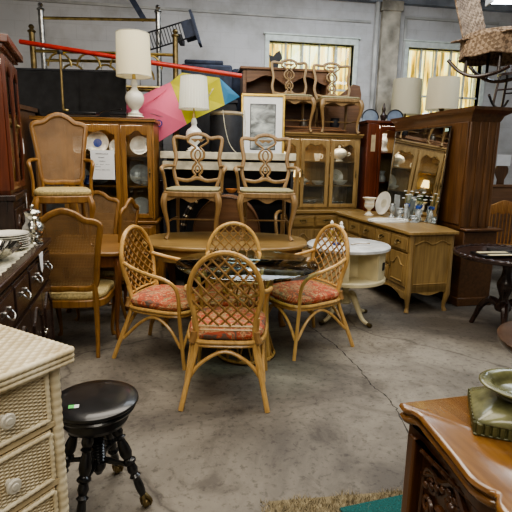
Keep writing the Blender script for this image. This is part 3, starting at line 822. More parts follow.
P2(0, .832, .12, M['plateg'], 'grey platter standing at the bottom behind the wide door')
x, y = inL(.55, -.02); goblet(x, y, 1.509, 1.1, 'tall clear goblet on the top shelf right of the round smoky plate')
for i in range(4):
    x, y = inL(.505, -.07); single(MB().lathe(plate_prof(.055), 20), 'saucer', M['whiteb'], 'pale saucer in the small stack on the middle shelf of the narrow right door', 'saucer', x, y, 1.179+i*.012, 0, 'saucers stacked in the china cabinet')
x, y = inL(-.12, -.06); single(MB().lathe([(0,0),(.04,0),(.045,.02),(.03,.06),(.018,.08),(.02,.10),(.016,.10),(.014,.08),(.02,.06),(0,.02)],18,n=2), 'vase', M['cobalt'], 'small blue vase on the middle shelf left of the sign', 'vase', x, y, 1.179)
# paper sign on the wide door
x, y = inL(.09, -.222)
t = thing('paper_sign', 'white printed paper sign taped to the wide glass door', 'sign', x, y, 1.245, CR)
MB().box(-.125,.125,-.002,0,0,.31).build('sheet', M['paper'], t)
rows = [(.265,.012,[(-.07,.065)]),(.228,.011,[(-.045,.005),(.0,.02)]),(.19,.010,[(-.035,.03)]),(.158,.007,[(-.07,-.045),(-.03,.01),(.03,.075)]),(.132,.007,[(-.08,-.02)]),(.100,.007,[(-.08,-.02),(-.012,.03),(.036,.075)])]
for z, h, segs in rows:
    b = MB()
    for a, e in segs:
        u = a
        while u < e-.002:
            wd_ = min(random.choice([.004,.006,.008]), e-u); b.box(u, u+wd_, -.0035, -.002, z, z+h*random.choice([.7,1,1])); u += wd_+.0022
    b.build('print_line', M['ink'], t)
# end piece of furniture at the far left
t = thing('corner_cabinet', 'brown wooden cabinet end in the shadow left of the china cabinet', 'cabinet', -2.76, 5.3, 0, 3)
MB().box(-.28,.28,-.25,.25,.0,1.95).box(-.30,.30,-.28,.27,1.95,2.0).build('body', M['walnutx'], t, bevel=.006)
MB().box(-.22,.22,-.265,-.25,.3,1.85).build('door', M['dark'], t, bevel=.01)

# centre hutch on its buffet, turned 14 degrees
HX, HY, HR = .72, 6.72, 14
t = thing('buffet_hutch', 'pecan wood china hutch with three glass doors on a drawer base, below the stacked chairs', 'cabinet', HX, HY, 0, HR)
glass_cabinet(t, 1.30, .34, .83, 1.80, [(-.62,-.22,'m'),(-.20,.20,'m'),(.22,.62,'m')], [1.15, 1.47], M['hutchw'], M['hutchx'], corn=.045, hm=M['brassdk'], st=.048, amp=.055, cap=.03)
MB().box(-.70,.70,-.30,.20,.79,.83).build('worktop', M['hutchx'], t, bevel=.006)
MB().box(-.67,.67,-.27,.19,.16,.79).build('base', M['hutchx'], t, bevel=.004)
for i in range(4): drawer(t, -.65+i*.327, -.65+i*.327+.31, .60, .76, -.27, M['hutchx'], M['brassdk'])
for i in range(4): panel_door(t, -.65+i*.327, -.65+i*.327+.31, .20, .57, -.27, M['hutchw'], M['brassdk'])
for sx in (-1, 1):
    for sy in (-.25, .17): cab_leg(sx*.63, sy, .16, .16, sx, 1 if sy > 0 else -1, M['hutchw'], t)
def inH(lx, ly=.0): return locpt(HX, HY, HR, lx, ly)
x, y = inH(-.40); tureen(x, y, 1.479, .85, 'white lidded sugar bowl on the top shelf behind the left hutch door')
x, y = inH(.42); tureen(x, y, 1.479, 1.25, 'large white lidded tureen on the top shelf behind the right hutch door')
x, y = inH(.10); cup(x, y, 1.479, 1.35, 'white cup on the top shelf behind the middle hutch door')
x, y = inH(.42, .08); plate_up(x, y, 1.159, .105, M['porc'], 'cream plate with dark motif on the middle shelf of the right door', HR, center=M['creamold'])
x, y = inH(.44, -.05); bowl(x, y, 1.159, .10, 'shallow white bowl in front of the cream plate, right hutch door')
x, y = inH(-.32, -.04); bowl(x, y, 1.159, .085, 'small white bowl on the middle shelf of the left hutch door')
x, y = inH(-.44, .05); plate_up(x, y, 1.159, .09, M['whiteb'], 'pale plate on the middle shelf of the left hutch door', HR)
x, y = inH(.10, -.05); bowl(x, y, 1.159, .085, 'white bowl on the middle shelf of the centre hutch door, right one')
x, y = inH(-.09, -.02); tureen(x, y, 1.159, .62, 'little white covered dish on the middle shelf of the centre hutch door')
x, y = inH(-.06, .02); t = thing('lamp_reflection', 'small glowing stand-in inside the hutch for a lamp reflected in its glass', 'lamp', *inH(-.16, .05), 1.159, HR)  # added glowing object imitating a lamp reflection in the door glass
MB().lathe([(0,0),(.03,0),(.012,.015),(.02,.05),(.008,.08),(.006,.12),(0,.12)], 14).build('base', M['brass'], t)
MB().lathe([(.04,.21),(.06,.10)], 20).build('lamp_shade', emit('reflected_glow', (1,.72,.30), 2.2), t)
x, y = inH(.42, .0); bowl(x, y, .862, .09, 'clear glass bowl on the floor of the right hutch bay', M['crystal'])
x, y = inH(.0, .0); bowl(x, y, .862, .10, 'clear glass bowl on the floor of the middle hutch bay', M['crystal'])
x, y = inH(-.40, .0); bowl(x, y, .862, .10, 'clear glass bowl on the floor of the left hutch bay', M['crystal'])

# credenza along the right, front facing left
KX, KY, KR = 1.525, 5.53, -76
t = thing('sideboard', 'long golden fruitwood sideboard carrying the leaning mirror, carved doors and brass pulls', 'sideboard', KX, KY, 0, KR)
wK, dK = 1.80, .50
MB().prism([(-.92,-.25),(-.90,-.28),(.90,-.28),(.93,-.25),(.93,.26),(.60,.345),(-.93,.345),(-.93,-.25)], .80, .83).build('worktop', M['hutchx'], t, bevel=.006)
MB().box(-.89,.89,-.245,.24,.21,.80).build('body', M['hutchw'], t, bevel=.004)
ed = [-.87,-.53,-.18,.18,.53,.87]
for i in range(5): drawer(t, ed[i]+.012, ed[i+1]-.012, .62, .775, -.245, M['hutchw'], M['brassdk'], s=.95)
panel_door(t, ed[0]+.012, ed[1]-.012, .27, .60, -.245, M['hutchw'], M['brassdk'])
panel_door(t, ed[4]+.012, ed[5]-.012, .27, .60, -.245, M['hutchw'], M['brassdk'], -1)
for i in (1, 2, 3):
    drawer(t, ed[i]+.012, ed[i+1]-.012, .44, .60, -.245, M['hutchw'], M['brassdk'], s=.9)
    drawer(t, ed[i]+.012, ed[i+1]-.012, .27, .425, -.245, M['hutchw'], M['brassdk'], s=.9)
apron(t, -.85, .85, -.25, -.23, .215, .075, M['hutchw'], n=3)
# shaped end panel with sunk field (the end towards us)
lo = [(-.20+.40*i/20, .70+.035*(cos((i/20-.5)*2*pi*2)*-.5)+.02) for i in range(21)]
e = MB()
pts = [(.895, -.19, .30)]+[(.895, a, b) for a, b in lo]+[(.895, .19, .30)]
e.tube(pts, .007, 6, 1, closed=True); e.build('end_moulding', M['hutchw'], t)
e = MB()
for i in range(20):
    u0, u1 = i/20, (i+1)/20
    f = lambda u: .235-.055*(.5-.5*cos(u*2*pi))-.045*max(0,1-min(u,1-u)/.14)-.0*u
    e.add([(.87,-.24+.48*u0,f(u0)),(.87,-.24+.48*u1,f(u1)),(.87,-.24+.48*u1,.27),(.87,-.24+.48*u0,.25),(.89,-.24+.48*u0,f(u0)),(.89,-.24+.48*u1,f(u1)),(.89,-.24+.48*u1,.27),(.89,-.24+.48*u0,.27)], [(0,1,2,3),(4,7,6,5),(0,4,5,1),(3,2,6,7)])
e.build('end_apron', M['hutchw'], t)
for sx in (-1, 1):
    for sy in (-1, 1):
        MB().tube([(sx*.865, sy*.215, .79), (sx*.87, sy*.22, .30), (sx*.872, sy*.222, .18), (sx*.858, sy*.208, .06), (sx*.87, sy*.22, 0)], [.032,.034,.032,.020,.026], 8, 3, up=(1,0,0)).build('leg', M['hutchw'], t)
def inK(lx, ly): return locpt(KX, KY, KR, lx, ly)
# leaning mirror
mm, nt, b = newmat('mirror_silver'); b.inputs['Metallic'].default_value = 1; b.inputs['Roughness'].default_value = .015; b.inputs['Base Color'].default_value = (.86,.88,.86,1)
n = nd(nt, 'ShaderNodeTexNoise'); n.inputs['Scale'].default_value = 9; nt.links.new(coords(nt), n.inputs['Vector'])
rr = ramp(nt, n.outputs['Fac'], [(.2, (.02,.02,.02)), (.9, (.035,.035,.035))]); nt.links.new(rr.outputs[0], b.inputs['Roughness'])
x, y = inK(-.12, .325)
t = thing('leaning_mirror', 'large unframed mirror leaning on the sideboard against the brown armoire', 'mirror', x, y, .835, KR)
Mx = Matrix.Rotation(radians(-4), 4, 'X')
MB().box(-.56,.56,-.003,.003,0,1.03, Mx).build('mirror_glass', mm, t)
MB().box(-.56,.56,.004,.010,0,1.03, Mx).build('backing', M['blackm'], t)
g = MB()
for a, b_, c, d in ((-.565,-.553,-.006,1.036),(.553,.565,-.006,1.036)): g.box(a, b_, -.005, .006, c, d, Mx)
g.box(-.565,.565,-.005,.006,-.006,.004, Mx).box(-.565,.565,-.005,.006,1.028,1.038, Mx).build('edge', M['pewter'], t)
MB().box(.47,.525,-.006,-.003,.985,1.015, Mx).build('sticker', plain('mint_sticker', (.45,.75,.62), .6), t)
# things on the sideboard
x, y = inK(-.46, -.02)
t = thing('urn_vase', 'small white footed urn with gilt bands on the sideboard', 'vase', x, y, .831)
MB().lathe([(0,0),(.055,0),(.058,.012),(.03,.03),(.018,.055),(.028,.075),(.055,.10),(.062,.14),(.058,.185),(.088,.215),(.083,.218),(.05,.19),(.05,.14),(0,.09)], 28, n=2).build('body', M['porc'], t)
for rr_, zz in ((.0625,.145),(.056,.014),(.024,.062),(.087,.214)):
    MB().tube([(rr_*cos(k*pi/6), rr_*sin(k*pi/6), zz) for k in range(12)], .0035, 6, 2, closed=True).build('gilt_band', M['gold'], t)
x, y = inK(.10, -.06)
single(MB().prism(oval(.155,.235,2.2), 0, .006).prism(oval(.10,.17,2.2), .006, .008).tube([(a, b, .014) for a, b in oval(.15,.23,2.2,32)], .006, 6, 1, closed=True), 'platter', M['white'], 'oval white platter lying flat on the sideboard in front of the mirror', 'platter', x, y, .831, 100)
x, y = inK(-.42, .16)
plate_up(x, y, .838, .145, M['porc'], 'round cream patterned plate standing against the mirror', KR+8, lean=12, center=M['creamold'])
MBs = MB().box(-.06,.06,-.004,.004,0,.27)
x, y = inK(-.24, .23)
single(MBs, 'glass_tray', M['crystal'], 'clear glass rectangular tray standing against the mirror beside the cream plate', 'tray', x, y, .832, KR, tilt=None)
for i, (lx, ly, r, h) in enumerate([(-.22,.16,.035,.16),(-.10,.20,.045,.12),(.06,.18,.03,.18),(.22,.19,.05,.07)]):
    x, y = inK(lx, ly)
    lab = ['slim clear glass vase, farthest of the glassware before the mirror','round clear glass vase next to the slim one before the mirror','tall clear glass candlestick before the mirror','low wide glass bowl nearest us before the mirror'][i]
    single(MB().lathe([(0,0),(r,0),(r*.9,.01),(r*.35,h*.3),(r*.9,h*.6),(r*.7,h*.85),(r,h),(r*.92,h),(r*.6,h*.8),(r*.7,h*.6),(0,h*.4)], 20, n=2), ['glass_vase','glass_vase','glass_candlestick','glass_bowl'][i], M['crystal'], lab, ['vase','vase','candlestick','bowl'][i], x, y, .831)
# silk flowers in two blue bottles
for i, (lx, col) in enumerate([(-.04, 'white'), (.20, 'white')]):
    x, y = inK(lx, .25)
    t = thing('flower_vase', ['dark blue bottle with white silk flowers, nearer the cream plate','dark blue bottle with white silk flowers, nearer the armoire edge'][i], 'vase', x, y, .831)
    MB().lathe([(0,0),(.03,0),(.034,.06),(.03,.10),(.012,.14),(.012,.16),(0,.16)], 16, n=2).build('bottle', M['crystal'], t)
    MB().lathe([(.031,.15),(.034,.17),(.03,.185),(.0,.185)], 16).build('blue_collar', M['cobalt'], t)
    s_ = MB(); f_ = MB(); random.seed(i+3)
    for k in range(6):
        a = k*pi/3; ex = (.055*cos(a), .035*sin(a)-.02, .25+.04*(k % 3))
        s_.tube([(0,0,.15), (ex[0]*.5, ex[1]*.5, .21), ex], .0022, 5, 2)
        for q in range(5):
            f_.ball((ex[0]+.011*cos(q*1.256), ex[1]+.011*sin(q*1.256), ex[2]), .009, 6, (1,1,.6))
    s_.build('stems', plain('stem_green', (.10,.16,.06), .6), t); f_.build('blossoms', M['white'], t)

# armoire behind the sideboard
AX, AY = 2.12, 5.765
t = thing('armoire', 'tall walnut armoire with flared cornice behind the leaning mirror', 'armoire', AX+.03, AY, 0, -78)
MB().box(-.78,.78,-.20,.13,.80,1.95).build('body', M['walnut'], t, bevel=.006)
MB().box(-.74,.84,-.19,.20,0,.80).box(-.74,.88,-.20,.23,.80,.83).box(-.74,.86,-.20,.22,0,.09).build('lower_case', M['walnutx'], t, bevel=.01)
c = MB(); prof = [(0,1.90),(.012,1.93),(.02,1.96),(.05,1.985),(.085,2.01),(.09,2.04)]
vs = []; 
for o_, z in prof: vs += [(-.78-o_,-.20-o_*.4,z),(.78+o_,-.20-o_*.4,z),(.78+o_,.13+o_*1.4,z),(-.78-o_,.13+o_*1.4,z)]
fs = [(i*4+k, i*4+(k+1) % 4, (i+1)*4+(k+1) % 4, (i+1)*4+k) for i in range(5) for k in range(4)]+[(0,1,2,3),(20,21,22,23)]
c.add(vs, fs).build('cornice', M['walnutx'], t)
for yy in (-.18,-.075,.02,.11): MB().box(.78,.790, yy-.018, yy+.018, .84, 1.90).build('end_batten', M['walnut'], t, bevel=.004)
for a, e in ((-.76,-.01),(.01,.76)):
    d = MB().box(a, e, -.212, -.20, .86, 1.90); o = d.build('door', M['walnut'], t, bevel=.004)
# short open stand and chest behind/next to the armoire's foot

# reddish display cabinet in the corner
t = thing('display_cabinet', 'narrow reddish mahogany display cabinet in the corner between hutch and armoire', 'cabinet', 1.74, 6.90, 0, 8)
glass_cabinet(t, .60, .34, .30, 2.0, [(-.13,.29,'m')], [.8, 1.2, 1.6], M['mahog'], M['mahog'], corn=.03, hm=M['brassdk'], st=.04, amp=.04, cap=.02)
MB().box(-.30,-.135,-.20,-.17,.33,1.99).build('side_panel', M['mahog'], t, bevel=.006)
MB().box(-.31,.31,-.19,.18,0,.30).build('base', M['mahog'], t, bevel=.006)
o = MB().tube([(-.19,-.195,1.90), (-.19,-.20,1.84)], .002, 5, 1).box(-.245,-.185,-.205,-.201,1.62,1.84).build('tag', plain('buff_tag', (.45,.36,.22), .7), t)
def inD(lx, ly=0): return locpt(1.74, 6.90, 8, lx, ly)
x, y = inD(.0, -.05); single(MB().lathe([(0,0),(.05,0),(.06,.03),(.035,.08),(.05,.16),(.03,.22),(.035,.25),(.028,.25),(0,.2)],18,n=2), 'vase', M['whiteb'], 'white vase on the top shelf of the narrow mahogany cabinet', 'vase', x, y, 1.609)
x, y = inD(.0, -.05); single(MB().lathe([(0,0),(.05,0),(.055,.06),(.03,.10),(.05,.15),(0,.15)],18,n=2), 'vase', M['whiteb'], 'pale jar on the second shelf of the narrow mahogany cabinet', 'jar', x, y, 1.209)
# ================================================================== ON TOP OF THE HUTCH
for i, (lx, lab) in enumerate([(-.29,'pale splat-back side chair standing on top of the hutch, the left one, before the window'),(.35,'pale splat-back side chair standing on top of the hutch, the right one')]):
    x, y = inH(lx, .02)
    if i == 0: c0 = splat_chair(False, 'splat_back_chair', lab, x, y, 1.847, HR-8, 'side chairs on top of the hutch')
    else: dup(c0, x, y, 1.847, HR-6, lab).scale = (1.08,1.05,1)
for i, (z, a, lab) in enumerate([(1.848,2,'bottom wooden table leaf lying across the hutch top'),(1.876,-3,'middle wooden table leaf of the pile on the hutch top'),(1.904,3,'top wooden table leaf of the pile on the hutch top')]):
    x, y = inH(.0-.05*i, -.02)
    single(MB().box(-.50,.50,-.10,.12,0,.024), 'table_leaf', M['brownx'], lab, 'table leaf', x, y, z, HR+a, 'table leaves on the hutch top', bevel=.004)
x, y = inH(.36, .07)
single(MB().lathe([(0,0),(.05,0),(.065,.03),(.065,.10),(.055,.12),(.062,.13),(.055,.132),(0,.11)], 20), 'flower_pot', M['blackm'], 'dark glazed pot on the table leaves under the right upper chair', 'pot', x, y, 1.929)
x, y = inH(-.10, .05)
single(MB().lathe([(0,0),(.04,0),(.055,.03),(.05,.08),(.03,.09),(.03,.10),(0,.10)], 20), 'jar', M['pewter'], 'grey metal jar on the table leaves between the upper chairs', 'jar', x, y, 1.929)

# brown tall cupboard behind with shaped cornice
t = thing('tall_cupboard', 'tall brown cupboard with scalloped top rail behind the framed picture and upper chairs', 'cupboard', .36, 7.25, 0, 8)
MB().box(-.62,-.57,-.18,.18,0,2.70).box(.57,.62,-.18,.18,0,2.70).box(-.57,.57,.15,.18,0,2.70).box(-.57,.57,-.16,.15,2.28,2.32).box(-.57,.57,-.16,.15,0,.9).build('case', M['brownx'], t, bevel=.004)
lo = [(-.57+1.14*i/40, 2.58-.05*cos(i/40*4*pi)-.03*math.exp(-((i/40-.5)/.06)**2)) for i in range(41)]
MB().strip(lo, [(p[0], 2.70) for p in lo], -.19, -.16).build('scalloped_rail', M['brownx'], t)
MB().box(-.66,.66,-.22,.20,2.70,2.735).build('top', M['brownx'], t, bevel=.006)
t = thing('rounded_headboard', 'dark brown chair back with rounded shoulder rising behind the right upper chair', 'chair back', 1.22, 7.30, 1.7, 10)
single_pts = [(-.25,0),(-.25,.62),(-.20,.70),(-.05,.72),(.05,.80),(.15,.88),(.25,.86),(.28,.74),(.26,.4),(.25,0)]
MB().xz(single_pts, 0, .03).build('panel', M['brownx'], t, bevel=.006)
MB().box(-.26,-.20,0,.04,-1.7,0).box(.19,.25,0,.04,-1.7,0).build('posts', M['brownx'], t)
# duster silhouette on the cupboard at the window edge
single(MB().xz([(0,0),(.10,0),(.11,.10),(.16,.16),(.12,.26),(.06,.22),(.03,.18),(-.03,.20),(-.01,.10)], 0, .03), 'horse_ornament', M['blackm'], 'dark horse-head ornament on the cupboard at the lower left of the window', 'ornament', .16, 7.2, 2.736, 0)

# framed picture
pm, nt, b = newmat('misty_landscape')
n = nd(nt, 'ShaderNodeTexNoise'); n.inputs['Scale'].default_value = 5; n.inputs['Detail'].default_value = 7; n.inputs['Distortion'].default_value = .7
nt.links.new(coords(nt, (1,1,2)), n.inputs['Vector']); r = ramp(nt, n.outputs['Fac'], [(.35,(.05,.06,.06)),(.5,(.25,.28,.28)),(.62,(.50,.54,.52))]); nt.links.new(r.outputs[0], b.inputs['Base Color']); b.inputs['Roughness'].default_value = .2
t = thing('framed_picture', 'gold framed grey landscape print with white mat, standing left of the hutch', 'picture', .02, 6.2, 1.505, 3, tilt=(radians(-3),0))
f = MB()
for a, b_, c, d in ((-.24,-.21,0,.78),(.28,.31,0,.78)): f.box(a, b_, -.02, .02, c, d)
f.box(-.24,.31,-.02,.02,0,.03).box(-.24,.31,-.02,.02,.75,.78); f.build('frame', M['gold'], t, bevel=.006)
MB().box(-.21,.28,-.004,0,.03,.75).build('mat', M['paper'], t)
f = MB()
f.box(-.125,-.115,-.008,-.004,.11,.65).box(.185,.195,-.008,-.004,.11,.65).box(-.125,.195,-.008,-.004,.10,.11).box(-.125,.195,-.008,-.004,.65,.66).build('inner_border', M['blackm'], t)
MB().box(-.115,.185,-.007,-.004,.11,.65).build('print', pm, t)

# ================================================================== BACK MIDDLE CLUTTER
t = thing('cream_shelf_unit', 'cream painted low shelf unit behind the two armchairs, with dark open front', 'shelf unit', -.335, 5.66, 0, 1)
b = MB().box(-.76,.76,-.18,.18,1.48,1.56).box(-.74,.74,-.16,.18,1.36,1.455).build('top_boards', M['creamold'], t, bevel=.005)
MB().box(-.74,.74,.14,.17,0,1.36).box(-.74,-.71,-.16,.14,0,1.36).box(.71,.74,-.16,.14,0,1.36).box(-.71,.71,-.15,.14,1.07,1.10).box(-.71,.71,-.15,.14,.5,.53).box(-.70,.70,-.10,.14,1.455,1.48).build('case', M['blackm'], t)
single(MB().lathe([(0,0),(.03,0),(.06,.03),(.07,.05),(.066,.05),(.055,.03),(0,.01)],20), 'bowl', plain('orange_glaze', (.85,.35,.12), .3), 'orange and white bowl on the dark shelf between the armchair legs', 'bowl', -.30, 5.60, 1.10)
single(MB().box(-.08,.08,-.03,.03,0,.07), 'box', M['paper'], 'small white box on the dark shelf right of the orange bowl', 'box', -.12, 5.58, 1.10, 5, bevel=.004)
single(MB().lathe([(0,0),(.05,0),(.07,.03),(.06,.06),(0,.06)],20), 'dish', M['porc'], 'cream dish on the dark shelf left of the orange bowl', 'dish', -.50, 5.60, 1.10)
# domed stool cushion and ribbed coil behind the armchair
t = thing('domed_trunk', 'brown dome-topped trunk on the back of the oval table behind the armchair legs', 'trunk', -.32, 5.22, .60, 0)
q = [(.36*cos(pi*k/16), .10+.40*sin(pi*k/16)) for k in range(17)]
MB().xz(q, -.15, .15).box(-.36,.36,-.15,.15,0,.11).build('body', M['brownx'], t, bevel=.006)
for s in (-.155, .149): MB().tube([(.355*cos(pi*k/12), s, .10+.395*sin(pi*k/12)) for k in range(13)], .010, 6, 2).build('rim', M['walnut'], t)
single(MB().box(-.45,.45,-.2,.2,0,.60), 'bench_box', M['dark'], 'dark low chest beneath the dome-topped trunk', 'chest', -.32, 5.22, 0, 0, bevel=.006)
g = MB(); g2 = MB()
for k in range(12):
    a0 = radians(172-k*7.5); r0 = .43
    p = [(r0*cos(a0)*1.0, 0, .52+.46*sin(a0)), (r0*cos(a0-radians(3.6)), 0, .52+.46*sin(a0-radians(3.6)))]
    pass
t = thing('flexible_duct', 'black and silver ribbed hose arching over the domed trunk', 'hose', -.34, 4.98, .20, 0)
arc = [(.43*cos(radians(176-k*6)), 0, .52+.46*sin(radians(176-k*6))) for k in range(15)]
MB().tube(arc, .032, 10, 2).build('hose_body', M['black'], t)
for k in range(1, 14, 2): MB().tube([arc[k], tuple(Vector(arc[k]).lerp(Vector(arc[k+1]), .5))], .036, 10, 1).build('silver_rib', M['silver'], t)
# dark cupboards filling the gap
single(MB().box(-.46,.40,-.22,.22,0,2.22).box(-.48,.42,-.24,.22,2.22,2.26), 'dark_cupboard', M['blackm'], 'tall black cupboard behind the colourful umbrella', 'cupboard', -.72, 6.95, 0, 5, bevel=.006)
t = thing('storage_case', 'navy blue fabric case on the black cupboard left of the wooden top rail', 'case', -.72, 6.95, 2.262, 5)
MB().box(-.34,.34,-.16,.16,0,.46).build('body', M['navy'], t, bevel=.03)
MB().box(-.30,.22,-.12,.12,.46,.52).build('lid', M['navy'], t, bevel=.02)
t = thing('suitcase', 'dark blue rounded suitcase standing between the navy case and the window', 'suitcase', -.10, 7.64, 2.0, 6)
MB().box(-.33,.45,-.10,.10,0,.80).build('body', M['navy'], t, bevel=.05)
MB().tube([(-.1,0,.80),(-.08,0,.84),(.1,0,.84),(.12,0,.80)], .010, 6, 3).build('handle', M['blackm'], t)
single(MB().box(-.45,.5,-.14,.14,0,2.0), 'bookcase', M['dark'], 'dark bookcase carrying the blue suitcase, in the shadow', 'bookcase', -.06, 7.66, 0, 6)
t = thing('round_stool', 'dark drum-shaped stool with tan round seat under the umbrella', 'stool', -.40, 6.22, 1.49, 0)
MB().lathe([(0,0),(.21,0),(.21,.50),(.20,.52),(0,.52)], 28).build('drum', M['blackm'], t)
MB().lathe([(0,.52),(.205,.52),(.215,.54),(.20,.565),(.1,.57),(0,.57)], 28).build('seat', M['tan'], t)
single(MB().tube([(-.05,0,.50), (-.02,-.03,.30), (.03,-.05,.12), (.10,-.05,.02), (.18,0,.0), (.22,.02,.25), (.21,.02,.5)], .005, 6, 5), 'cord', M['creamold'], 'pale looping cord hanging from the dark stool', 'cord', -.38, 5.97, 1.56)
single(MB().box(-.55,.46,-.18,.22,0,1.49), 'dark_crate', M['blackm'], 'black crate under the dark stool and the framed picture', 'crate', -.36, 6.20, 0, 2, bevel=.006)

# umbrella of pink, yellow and blue
t = thing('beach_umbrella', 'half-closed beach umbrella in pink, yellow and blue panels behind the two lamps', 'umbrella', -.95, 5.98, 1.66, 0)
P = {'a':(-.69,.0,.44),'b':(-.10,-.03,.70),'b2':(-.08,-.04,.66),'c':(.10,-.10,.22),'d':(-.28,.02,.0),'e':(-.62,.0,.32),'f':(.04,-.02,.81),'g':(.48,-.02,.76),'h':(.54,.02,.46),'i':(.19,-.10,.28),'j':(.72,.05,.56)}
def sheet(ks, mat, name):
    c = Vector((0,0,0))
    for k in ks: c += Vector(P[k])
    c /= len(ks); c.y -= .012
    vs = [c]+[Vector(P[k]) for k in ks]; n = len(ks)
    o = MB().add(vs, [(0, i+1, (i+1) % n+1) for i in range(n)]).build(name, mat, t, flat=True, solid=.004)
    return o
o = sheet(['a','b','b2','c','d','e'], M['pink'], 'pink_panel')
lg = MB().lathe([(0,0),(.042,0),(.042,.004),(0,.004)], 20, Matrix.Translation((-.235,-.075,.225)) @ Matrix.Rotation(radians(90),4,'X')).build('round_logo', M['cobalt'], o)
MB().lathe([(.020,0.004),(.029,.004),(.029,.007),(.020,.007)], 20, Matrix.Translation((-.235,-.075,.225)) @ Matrix.Rotation(radians(90),4,'X')).box(-.25,-.22,-.083,-.080,.221,.233).build('logo_ring', M['pink'], o)
sheet(['b','f','g','h','i','c','b2'], M['yellow'], 'yellow_panel')
sheet(['g','j','h'], M['blue'], 'blue_panel')
MB().tube([(-.66,.03,.36),(.70,.05,.58)], .010, 7, 1).build('pole', M['blackm'], t)
for a, b_ in (('a','c'),('f','c'),('g','i')):
    MB().tube([Vector(P[a])+Vector((0,.02,0)), Vector(P[b_])+Vector((0,.02,0))], .004, 5, 1).build('rib', M['pewter'], t)
MB().tube([(-.14,-.055,.62),(-.3,-.055,.50),(-.48,-.045,.42)], .006, 5, 2).build('seam', M['pink'], t)

# lamps
def urn_lamp(label, x, y, z, s, base, shade, ribs=False, hs=.30, rt=.165, rb=.19, zb=.33):
    t = thing('table_lamp', label, 'lamp', x, y, z, 10)
    MB().lathe([(0,0),(.085*s,0),(.09*s,.012*s),(.07*s,.02*s),(.078*s,.035*s),(.045*s,.05*s),(.035*s,.075*s),(.06*s,.10*s),(.09*s,.15*s),(.095*s,.20*s),(.075*s,.245*s),(.04*s,.27*s),(.028*s,.30*s),(.036*s,.32*s),(.022*s,.37*s),(.0,.375*s)], 28, n=2).build('base', base, t)
    zc = .375*s
    MB().tube([(0,0,zc-.01),(0,0,zb+.05)], .009, 8, 1).lathe([(0,zc),(.02,zc),(.016,zc+.05),(0,zc+.05)],12).build('socket', M['brass'], t)
    seg = 96 if ribs else 40
    sh = MB().lathe([(rb, zb),(rt, zb+hs)], seg, rib=.014 if ribs else 0, ribn=32)
    o = sh.build('lamp_shade', shade, t)
    k = MB()
    for r, zz in ((rb, zb),(rt, zb+hs)): k.tube([(r*cos(2*pi*i/24), r*sin(2*pi*i/24), zz) for i in range(24)], .0035, 5, 1, closed=True)
    k.build('rim', M['creamold'], o)
    k = MB()
    for i in range(3): k.tube([(0,0,zb+hs-.03),(rt*cos(i*2.1), rt*sin(i*2.1), zb+hs-.01)], .002, 4, 1)
    k.build('spider', M['brass'], o)
    return t
urn_lamp('large table lamp with cream drum shade and white urn base on the china cabinet', -1.34, 5.40, 1.91, 1.05, M['porc'], M['shade'], False, .43, .172, .185, .42)
urn_lamp('table lamp with white pleated shade behind the left armchair, before the umbrella', -.735, 5.66, 1.562, 1.0, M['white'], M['shadew'], True, .35, .145, .170, .47)
# low black fittings lying on the cabinet top
t = thing('fireplace_tool', 'black handled tool lying on the china cabinet left of the cream lamp', 'tool', -1.56, 5.30, 1.915, 0)
MB().tube([(-.14,0,.02),(-.10,0,.045),(.0,0,.055),(.10,0,.07)], .009, 6, 4).box(-.02,.16,-.03,.03,0,.022).build('shaft', M['black'], t)
MB().box(.03,.15,-.035,.035,.022,.035).build('grip', M['blackm'], t)
t = thing('black_tray', 'low black tray with brass knob lying on the cabinet below the black panel', 'tray', -1.98, 5.32, 1.915, 3)
MB().prism([(-.24,-.09),(.26,-.09),(.28,.0),(.22,.08),(-.2,.08)], 0, .03).build('tray', M['black'], t, bevel=.006)
MB().ball((-.06,-.05,.045), .02, 10, (1.6,1,.8)).build('knob', M['brass'], t)
# black glossy panel and thin post
t = thing('black_headboard', 'large glossy black headboard panel standing on the cabinet behind the cream lamp', 'panel', -2.10, 5.64, 1.915, 2, tilt=(radians(-4),0))
MB().box(-.62,.60,-.02,.02,0,.50).build('panel', M['black'], t, bevel=.004)
MB().box(-.64,.62,-.025,.025,.50,.52).build('edge', M['blackm'], t)
t = thing('brass_post', 'thin upright dark brass post with cap before the black panel', 'post', -2.10, 5.36, 1.915, 0)
MB().tube([(0,0,0),(0,0,.30),(0,0,.62)], .014, 8, 1).build('post', M['brassdk'], t); MB().lathe([(0,.62),(.025,.62),(.03,.64),(.02,.66),(0,.66)], 12).build('cap', M['blackm'], t)

# brass beds on end against the wall
def bed(label, x, y, z, rz, w, h, bars, posts, mat, mat2, arcs=()):
    t = thing('brass_headboard', label, 'headboard', x, y, z, rz)
    for px in posts:
        o = MB().tube([(px,0,0),(px,0,h)], .034, 10, 1).lathe([(0,h),(.045,h),(.045,h+.02),(.02,h+.035),(.034,h+.06),(.02,h+.085),(0,h+.09)], 14, Matrix.Translation((px,0,0)), n=2)
        o.build('post', mat2, t)
    for zz in bars: MB().tube([(posts[0],0,zz),(posts[-1],0,zz)], .019, 8, 1).build('rail', mat, t)
    for c, r, zz in arcs: MB().tube([(c+r*cos(pi*k/8), 0, zz+r*1.1*sin(pi*k/8)) for k in range(9)], .013, 7, 2).build('arch', mat, t)
    n = 6
    for i in range(1, n):
        xx = posts[0]+(posts[-1]-posts[0])*i/n
        MB().tube([(xx,0,bars[0]),(xx,0,bars[-2])], .009, 6, 1).build('spindle', mat2, t)
    return t
bed('tall brass headboard with knobbed posts against the wall, behind the cream lamp', -2.06, 6.62, 1.2, 0, 1.5, 2.10, [.9, 1.15, 1.50, 2.01], [-.75,.75], M['brass'], M['pewter'], [(-.38,.16,1.28),(.05,.16,1.28),(.52,.16,1.28)])
